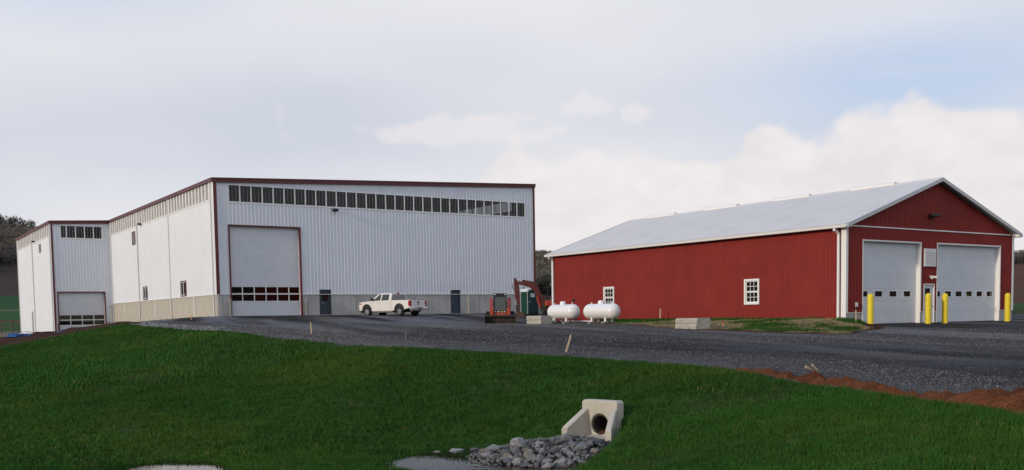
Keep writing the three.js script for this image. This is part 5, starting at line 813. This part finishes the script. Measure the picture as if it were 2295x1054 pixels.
// ================================================================== LOOSE STONE OF THE YARD
{
  const R = rng(31), g = new THREE.IcosahedronGeometry(0.5, 0); { const p = g.attributes.position; for (let i = 0; i < p.count; i++) { const k = 0.75 + 0.5 * hash3(Math.round(p.getX(i) * 50), Math.round(p.getY(i) * 50), Math.round(p.getZ(i) * 50)); p.setXYZ(i, p.getX(i) * k, p.getY(i) * k, p.getZ(i) * k); } g.computeVertexNormals(); }
  const spots = [];
  const put = (x, z, s, c, dy = 0) => spots.push([x, z, s, c, dy]);
  for (let i = 0; i < 70000; i++) { const t = R(), z = mix(-66, -4, Math.pow(t, 0.75)), e = Math.pow(R(), 1.6) * 3.6 - 0.25, x = gravelEdge(z) + e, d = Math.hypot(x, z); put(x, z, (0.012 + 0.024 * R() * R()) * (d > 35 ? 1.6 : 1), 0.05 + 0.22 * R() * R()); }
  for (let i = 0; i < 80000; i++) { const z = mix(-60, -6, Math.pow(R(), 0.7)), x = gravelEdge(z) + 2 + R() * 26, d = Math.hypot(x, z); put(x, z, (0.011 + 0.02 * R() * R()) * (d > 32 ? 1.6 : 1), 0.07 + 0.19 * R() * R(), -0.003); }
  for (let i = 0; i < 5000; i++) { const z = mix(-74, -47, R()), x = gravelEdge(z) + (R() - 0.2) * 1.1; put(x, z, 0.05 + 0.09 * R(), 0.09 + 0.17 * R()); }
  const m = new THREE.InstancedMesh(g, earth({}), spots.length), m4 = new THREE.Matrix4(), q = new THREE.Quaternion();
  spots.forEach(([x, z, s, c, dy], i) => { q.setFromEuler(new THREE.Euler(R() * 6, R() * 6, R() * 6)); m4.compose(new THREE.Vector3(x, Math.max(lotH(x, z), x < gravelEdge(z) ? ground(x, z) : -9) + s * 0.2 + dy, z), q, new THREE.Vector3(s * (0.8 + 0.5 * R()), s * (0.6 + 0.4 * R()), s * (0.8 + 0.5 * R()))); m.setMatrixAt(i, m4); m.setColorAt(i, C(c, c * (0.98 + 0.04 * R()), c * (0.98 + 0.1 * R()))); });
  m.name = 'loose_gravel'; m.userData = { kind: 'stuff', label: 'loose grey crushed stone scattered over the yard and its edge', category: 'gravel' }; m.castShadow = m.receiveShadow = true; scene.add(m);
}
// ================================================================== GRASS
{
  const R = rng(12);
  const tuft = (n, spread, h, w, bend) => { const q = new Quads(); for (let i = 0; i < n; i++) { const a = R() * 6.283, d = Math.sqrt(R()) * spread, x = Math.cos(a) * d, z = Math.sin(a) * d, f = R() * 6.283, cx = Math.cos(f), sz = Math.sin(f), hh = h * (0.5 + 0.75 * R()), b = bend * hh * (0.3 + R()), ww = w * (0.7 + 0.6 * R()) / 2; const A = [x - sz * ww, 0, z + cx * ww], B2 = [x + sz * ww, 0, z - cx * ww], m1 = [x + cx * b * 0.35 + sz * ww * 0.8, hh * 0.6, z + sz * b * 0.35 - cx * ww * 0.8], m0 = [x + cx * b * 0.35 - sz * ww * 0.8, hh * 0.6, z + sz * b * 0.35 + cx * ww * 0.8], T = [x + cx * b, hh, z + sz * b]; q.quad(A, B2, m1, m0).tri(m0, m1, T); } return q.geo(); };
  const mat = phys({ side: THREE.DoubleSide, roughness: 0.85, specularIntensity: 0.15 });
  const field = (name, label, list, geo) => { const m = new THREE.InstancedMesh(geo, mat, list.length), m4 = new THREE.Matrix4(), q = new THREE.Quaternion(), up = new THREE.Vector3(0, 1, 0); list.forEach(([x, y, z, s, c], i) => { q.setFromAxisAngle(up, R() * 6.283); m4.compose(new THREE.Vector3(x, y - 0.01, z), q, new THREE.Vector3(s, s * (0.75 + 0.5 * R()), s)); m.setMatrixAt(i, m4); m.setColorAt(i, c); }); m.name = name; m.userData = { kind: 'stuff', label, category: 'grass' }; m.castShadow = m.receiveShadow = true; scene.add(m); };
  const hue = (x, z) => { const a = n2(x * 0.22, z * 0.22, 4), b = n2(x * 1.3, z * 1.3, 3), k = (0.62 + 0.55 * a + 0.4 * (b - 0.3)) * (0.85 + 0.3 * R()), y = sstep(0.45, 0.7, n2(x * 0.33 + 9, z * 0.33, 3)); const dry = R(); if (dry < 0.008) return C(0.16 * k, 0.14 * k, 0.06 * k); if (dry < 0.03) return C(0.055 * k, 0.125 * k, 0.02 * k); return C((0.031 + 0.016 * y) * k, (0.093 + 0.010 * y) * k, 0.0145 * k); };
  const fwd = Math.atan2(-RZ.x, RZ.z), near = [], mid = [], far = [];
  const sow = (list, r0, r1, dens, s0) => { const half = 0.56, n = Math.round(dens * half * (r1 * r1 - r0 * r0)); for (let i = 0; i < n; i++) { const r = Math.sqrt(mix(r0 * r0, r1 * r1, R())), a = fwd + (R() - 0.5) * 2 * half, x = r * Math.sin(a), z = -r * Math.cos(a); if (x > gravelEdge(z) - 0.02 && z > -66) continue; if (z > -16.2 && Math.abs(x - edgeX(z)) < 0.42 * sstep(-16.2, -13, z)) continue; if (z < -61 && x > 4) { if (z < -62.5) continue; }
      const y = ground(x, z); if (y < -2.42) continue; if (y < HW.floor - 0.03 && Math.hypot(x - HW.x, z - HW.z) < 1.2) continue; { const wx = x - HW.x, wz = z - HW.z, dx = wx * Math.cos(HW.turn) - wz * Math.sin(HW.turn), dz = wx * Math.sin(HW.turn) + wz * Math.cos(HW.turn); if (dx > -0.75 && dx < 0.27 && dz > -0.56 && dz < (dx < -0.2 ? 0.62 : 0.48)) continue; } if (Math.hypot((x - 9.95) / 1.35, (z + 13.75) / 1.2) < 1) continue;
      const bare = sstep(0.60, 0.74, n2(x * 0.6 + 20, z * 0.6, 4)); if (R() < bare * 0.6) continue;
      list.push([x, y, z, s0 * (0.55 + 0.75 * n2(x * 0.8 + 4, z * 0.8, 3) + 0.3 * R()) * (R() < 0.015 ? 1.4 : 1), hue(x, z)]); } };
  sow(near, 5, 17, 260, 1.0); sow(mid, 17, 32, 130, 1.15); sow(far, 32, 66, 26, 1.4);
  field('grass', 'short green grass on the bank around the pond', near, tuft(13, 0.075, 0.066, 0.0052, 0.85));
  field('grass_001', 'short green grass on the slope below the yard', mid, tuft(14, 0.11, 0.058, 0.008, 0.9));
  field('grass_002', 'short green grass over the far crest of the slope', far, tuft(18, 0.24, 0.055, 0.015, 0.9));
  const vg = []; for (let i = 0; i < 9000; i++) { const s = Math.pow(R(), 0.8), t = R() * 0.9, [x, y, z] = vergeAt(Math.max(0.02, s), t), [soil, green] = vergeKind(x, z, s, t); if (R() < soil) continue; const st = R() > green; if (st && R() < 0.55) continue; vg.push([x, y, z, (st ? 0.6 : 1.25) * (0.6 + 0.7 * R()), st ? C(0.32, 0.255, 0.14).multiplyScalar(0.65 + 0.6 * R()) : hue(x, z)]); }
  field('verge_grass', 'patchy green grass and straw along the barn wall', vg, tuft(12, 0.16, 0.085, 0.014, 0.9));
}
// ================================================================== TREES ON THE HILLS
{
  const R = rng(404);
  const bark = std({ color: C(0.085, 0.075, 0.066), roughness: 0.95 }), budMat = std({ roughness: 0.95, side: THREE.DoubleSide });
  function bareTree(h, spread, depth) {
    const tr = [], tw = new Quads(), grow = (a, dir, len, r, lv) => { const b = a.clone().addScaledVector(dir, len); tr.push(bar(a.toArray(), b.toArray(), r, r * 0.6, lv > 1 ? 4 : 3)); if (lv === 0) { for (let i = 0; i < 5; i++) { const d2 = dir.clone().add(new THREE.Vector3(R() - 0.5, R() * 0.6 - 0.1, R() - 0.5).multiplyScalar(1.5)).normalize(), s = b.clone().addScaledVector(dir, -len * R() * 0.6), e = s.clone().addScaledVector(d2, len * (0.5 + 0.6 * R())), w = 0.05 + 0.05 * R(); tw.tri([s.x - w, s.y, s.z], [s.x + w, s.y, s.z + w], e.toArray()); } return; }
      const n = lv > 1 ? 4 : 3; for (let i = 0; i < n; i++) { const az = R() * 6.28, d2 = dir.clone().add(new THREE.Vector3(Math.cos(az) * spread, 0.25 + 0.3 * R(), Math.sin(az) * spread)).normalize(); grow(a.clone().addScaledVector(dir, len * (0.5 + 0.5 * R())), d2, len * (0.55 + 0.2 * R()), r * 0.55, lv - 1); } };
    grow(new THREE.Vector3(0, -0.5, 0), new THREE.Vector3((R() - 0.5) * 0.1, 1, (R() - 0.5) * 0.1).normalize(), h * 0.42, h * 0.022, depth); return [tr, tw.geo()];
  }
  function puff(h) { const q = new Quads(); for (let i = 0; i < 190; i++) { const a = R() * 6.28, u = R() * 2 - 1, rr = Math.cbrt(R()), s = Math.sqrt(1 - u * u), c = [Math.cos(a) * s * rr * h * 0.33, h * (0.58 + 0.36 * u * rr), Math.sin(a) * s * rr * h * 0.33], w = h * 0.055; const d = () => [c[0] + (R() - 0.5) * w * 2, c[1] + (R() - 0.5) * w * 2, c[2] + (R() - 0.5) * w * 2]; q.tri(d(), d(), d()); } return q.geo(); }
  const kinds = []; for (let k = 0; k < 3; k++) { const [tr, tw] = bareTree(13, 0.75, 3); kinds.push({ trunk: ready(tr), crown: ready([tw, puff(12)]), wood: ready([...tr, tw, puff(13)]) }); }
  // the wood as a mass
  const spots = [[], [], []], fwd = Math.atan2(-RZ.x, RZ.z);
  const wedge = (a0, a1, r0, r1, n) => { for (let i = 0; i < n; i++) { const a = fwd + mix(a0, a1, R()) * Math.PI / 180, r = mix(r0, r1, Math.sqrt(R())), x = r * Math.sin(a), z = -r * Math.cos(a); if (!forested(r + 30 * (n2(x * 0.012, z * 0.012, 3) - 0.5), azOf(x, z))) continue; spots[i % 3].push([x, ground(x, z), z]); } };
  wedge(-31, -22, 540, 860, 3000); wedge(-22, -2, 560, 860, 700); wedge(-1, 6, 360, 860, 2600); wedge(6, 24, 560, 860, 700); wedge(24, 31, 740, 1000, 900);
  spots.forEach((L, k) => { const m = new THREE.InstancedMesh(kinds[k].wood, std({ roughness: 0.95, side: THREE.DoubleSide }), L.length), m4 = new THREE.Matrix4(), q = new THREE.Quaternion(); L.forEach(([x, y, z], i) => { const s = 0.55 + 0.4 * R(), t = n2(x * 0.02, z * 0.02, 3), ev = R() < 0.22 * sstep(0.4, 0.6, t), ol = R() < 0.25; q.setFromAxisAngle(new THREE.Vector3(0, 1, 0), R() * 6.28); m4.compose(new THREE.Vector3(x, y - 0.5, z), q, new THREE.Vector3(s * (0.9 + 0.4 * R()), s, s)); m.setMatrixAt(i, m4); const b = 0.8 + 0.5 * R(); m.setColorAt(i, ev ? C(0.036 * b, 0.046 * b, 0.032 * b) : ol ? C(0.13 * b, 0.125 * b, 0.075 * b) : C(0.135 * b, 0.118 * b, 0.105 * b)); }); m.name = `hillside_wood${k ? '_00' + k : ''}`; m.userData = { kind: 'stuff', label: 'bare spring woodland covering the distant hills', category: 'woodland' }; m.castShadow = m.receiveShadow = true; scene.add(m); });
  // trees that stand out along the crest
  const crest = [[4, 50], [14, 38], [26, 42], [36, 48], [45, 44], [56, 36], [64, 40], [74, 30], [86, 28], [97, 30], [-8, 42]];
  crest.forEach(([px, hp], i) => { const D = 790 + 40 * R(), r = dirOf(px, 500); r.y = 0; r.setLength(D); const k = kinds[i % 3], o = thing('bare_tree', 'bare leafless tree standing up from the wooded hilltop', 'tree', [r.x, ground(r.x, r.z) + 1, r.z], R() * 6.28, 'bare trees along the hill crest'); part('trunk', k.trunk, bark, o); part('crown', k.crown, M.bud ??= std({ color: C(0.095, 0.085, 0.075), roughness: 0.95, side: THREE.DoubleSide }), o); o.scale.setScalar(hp * D / FOC / 13 * 1.1); });
}
renderer.render(scene, camera);
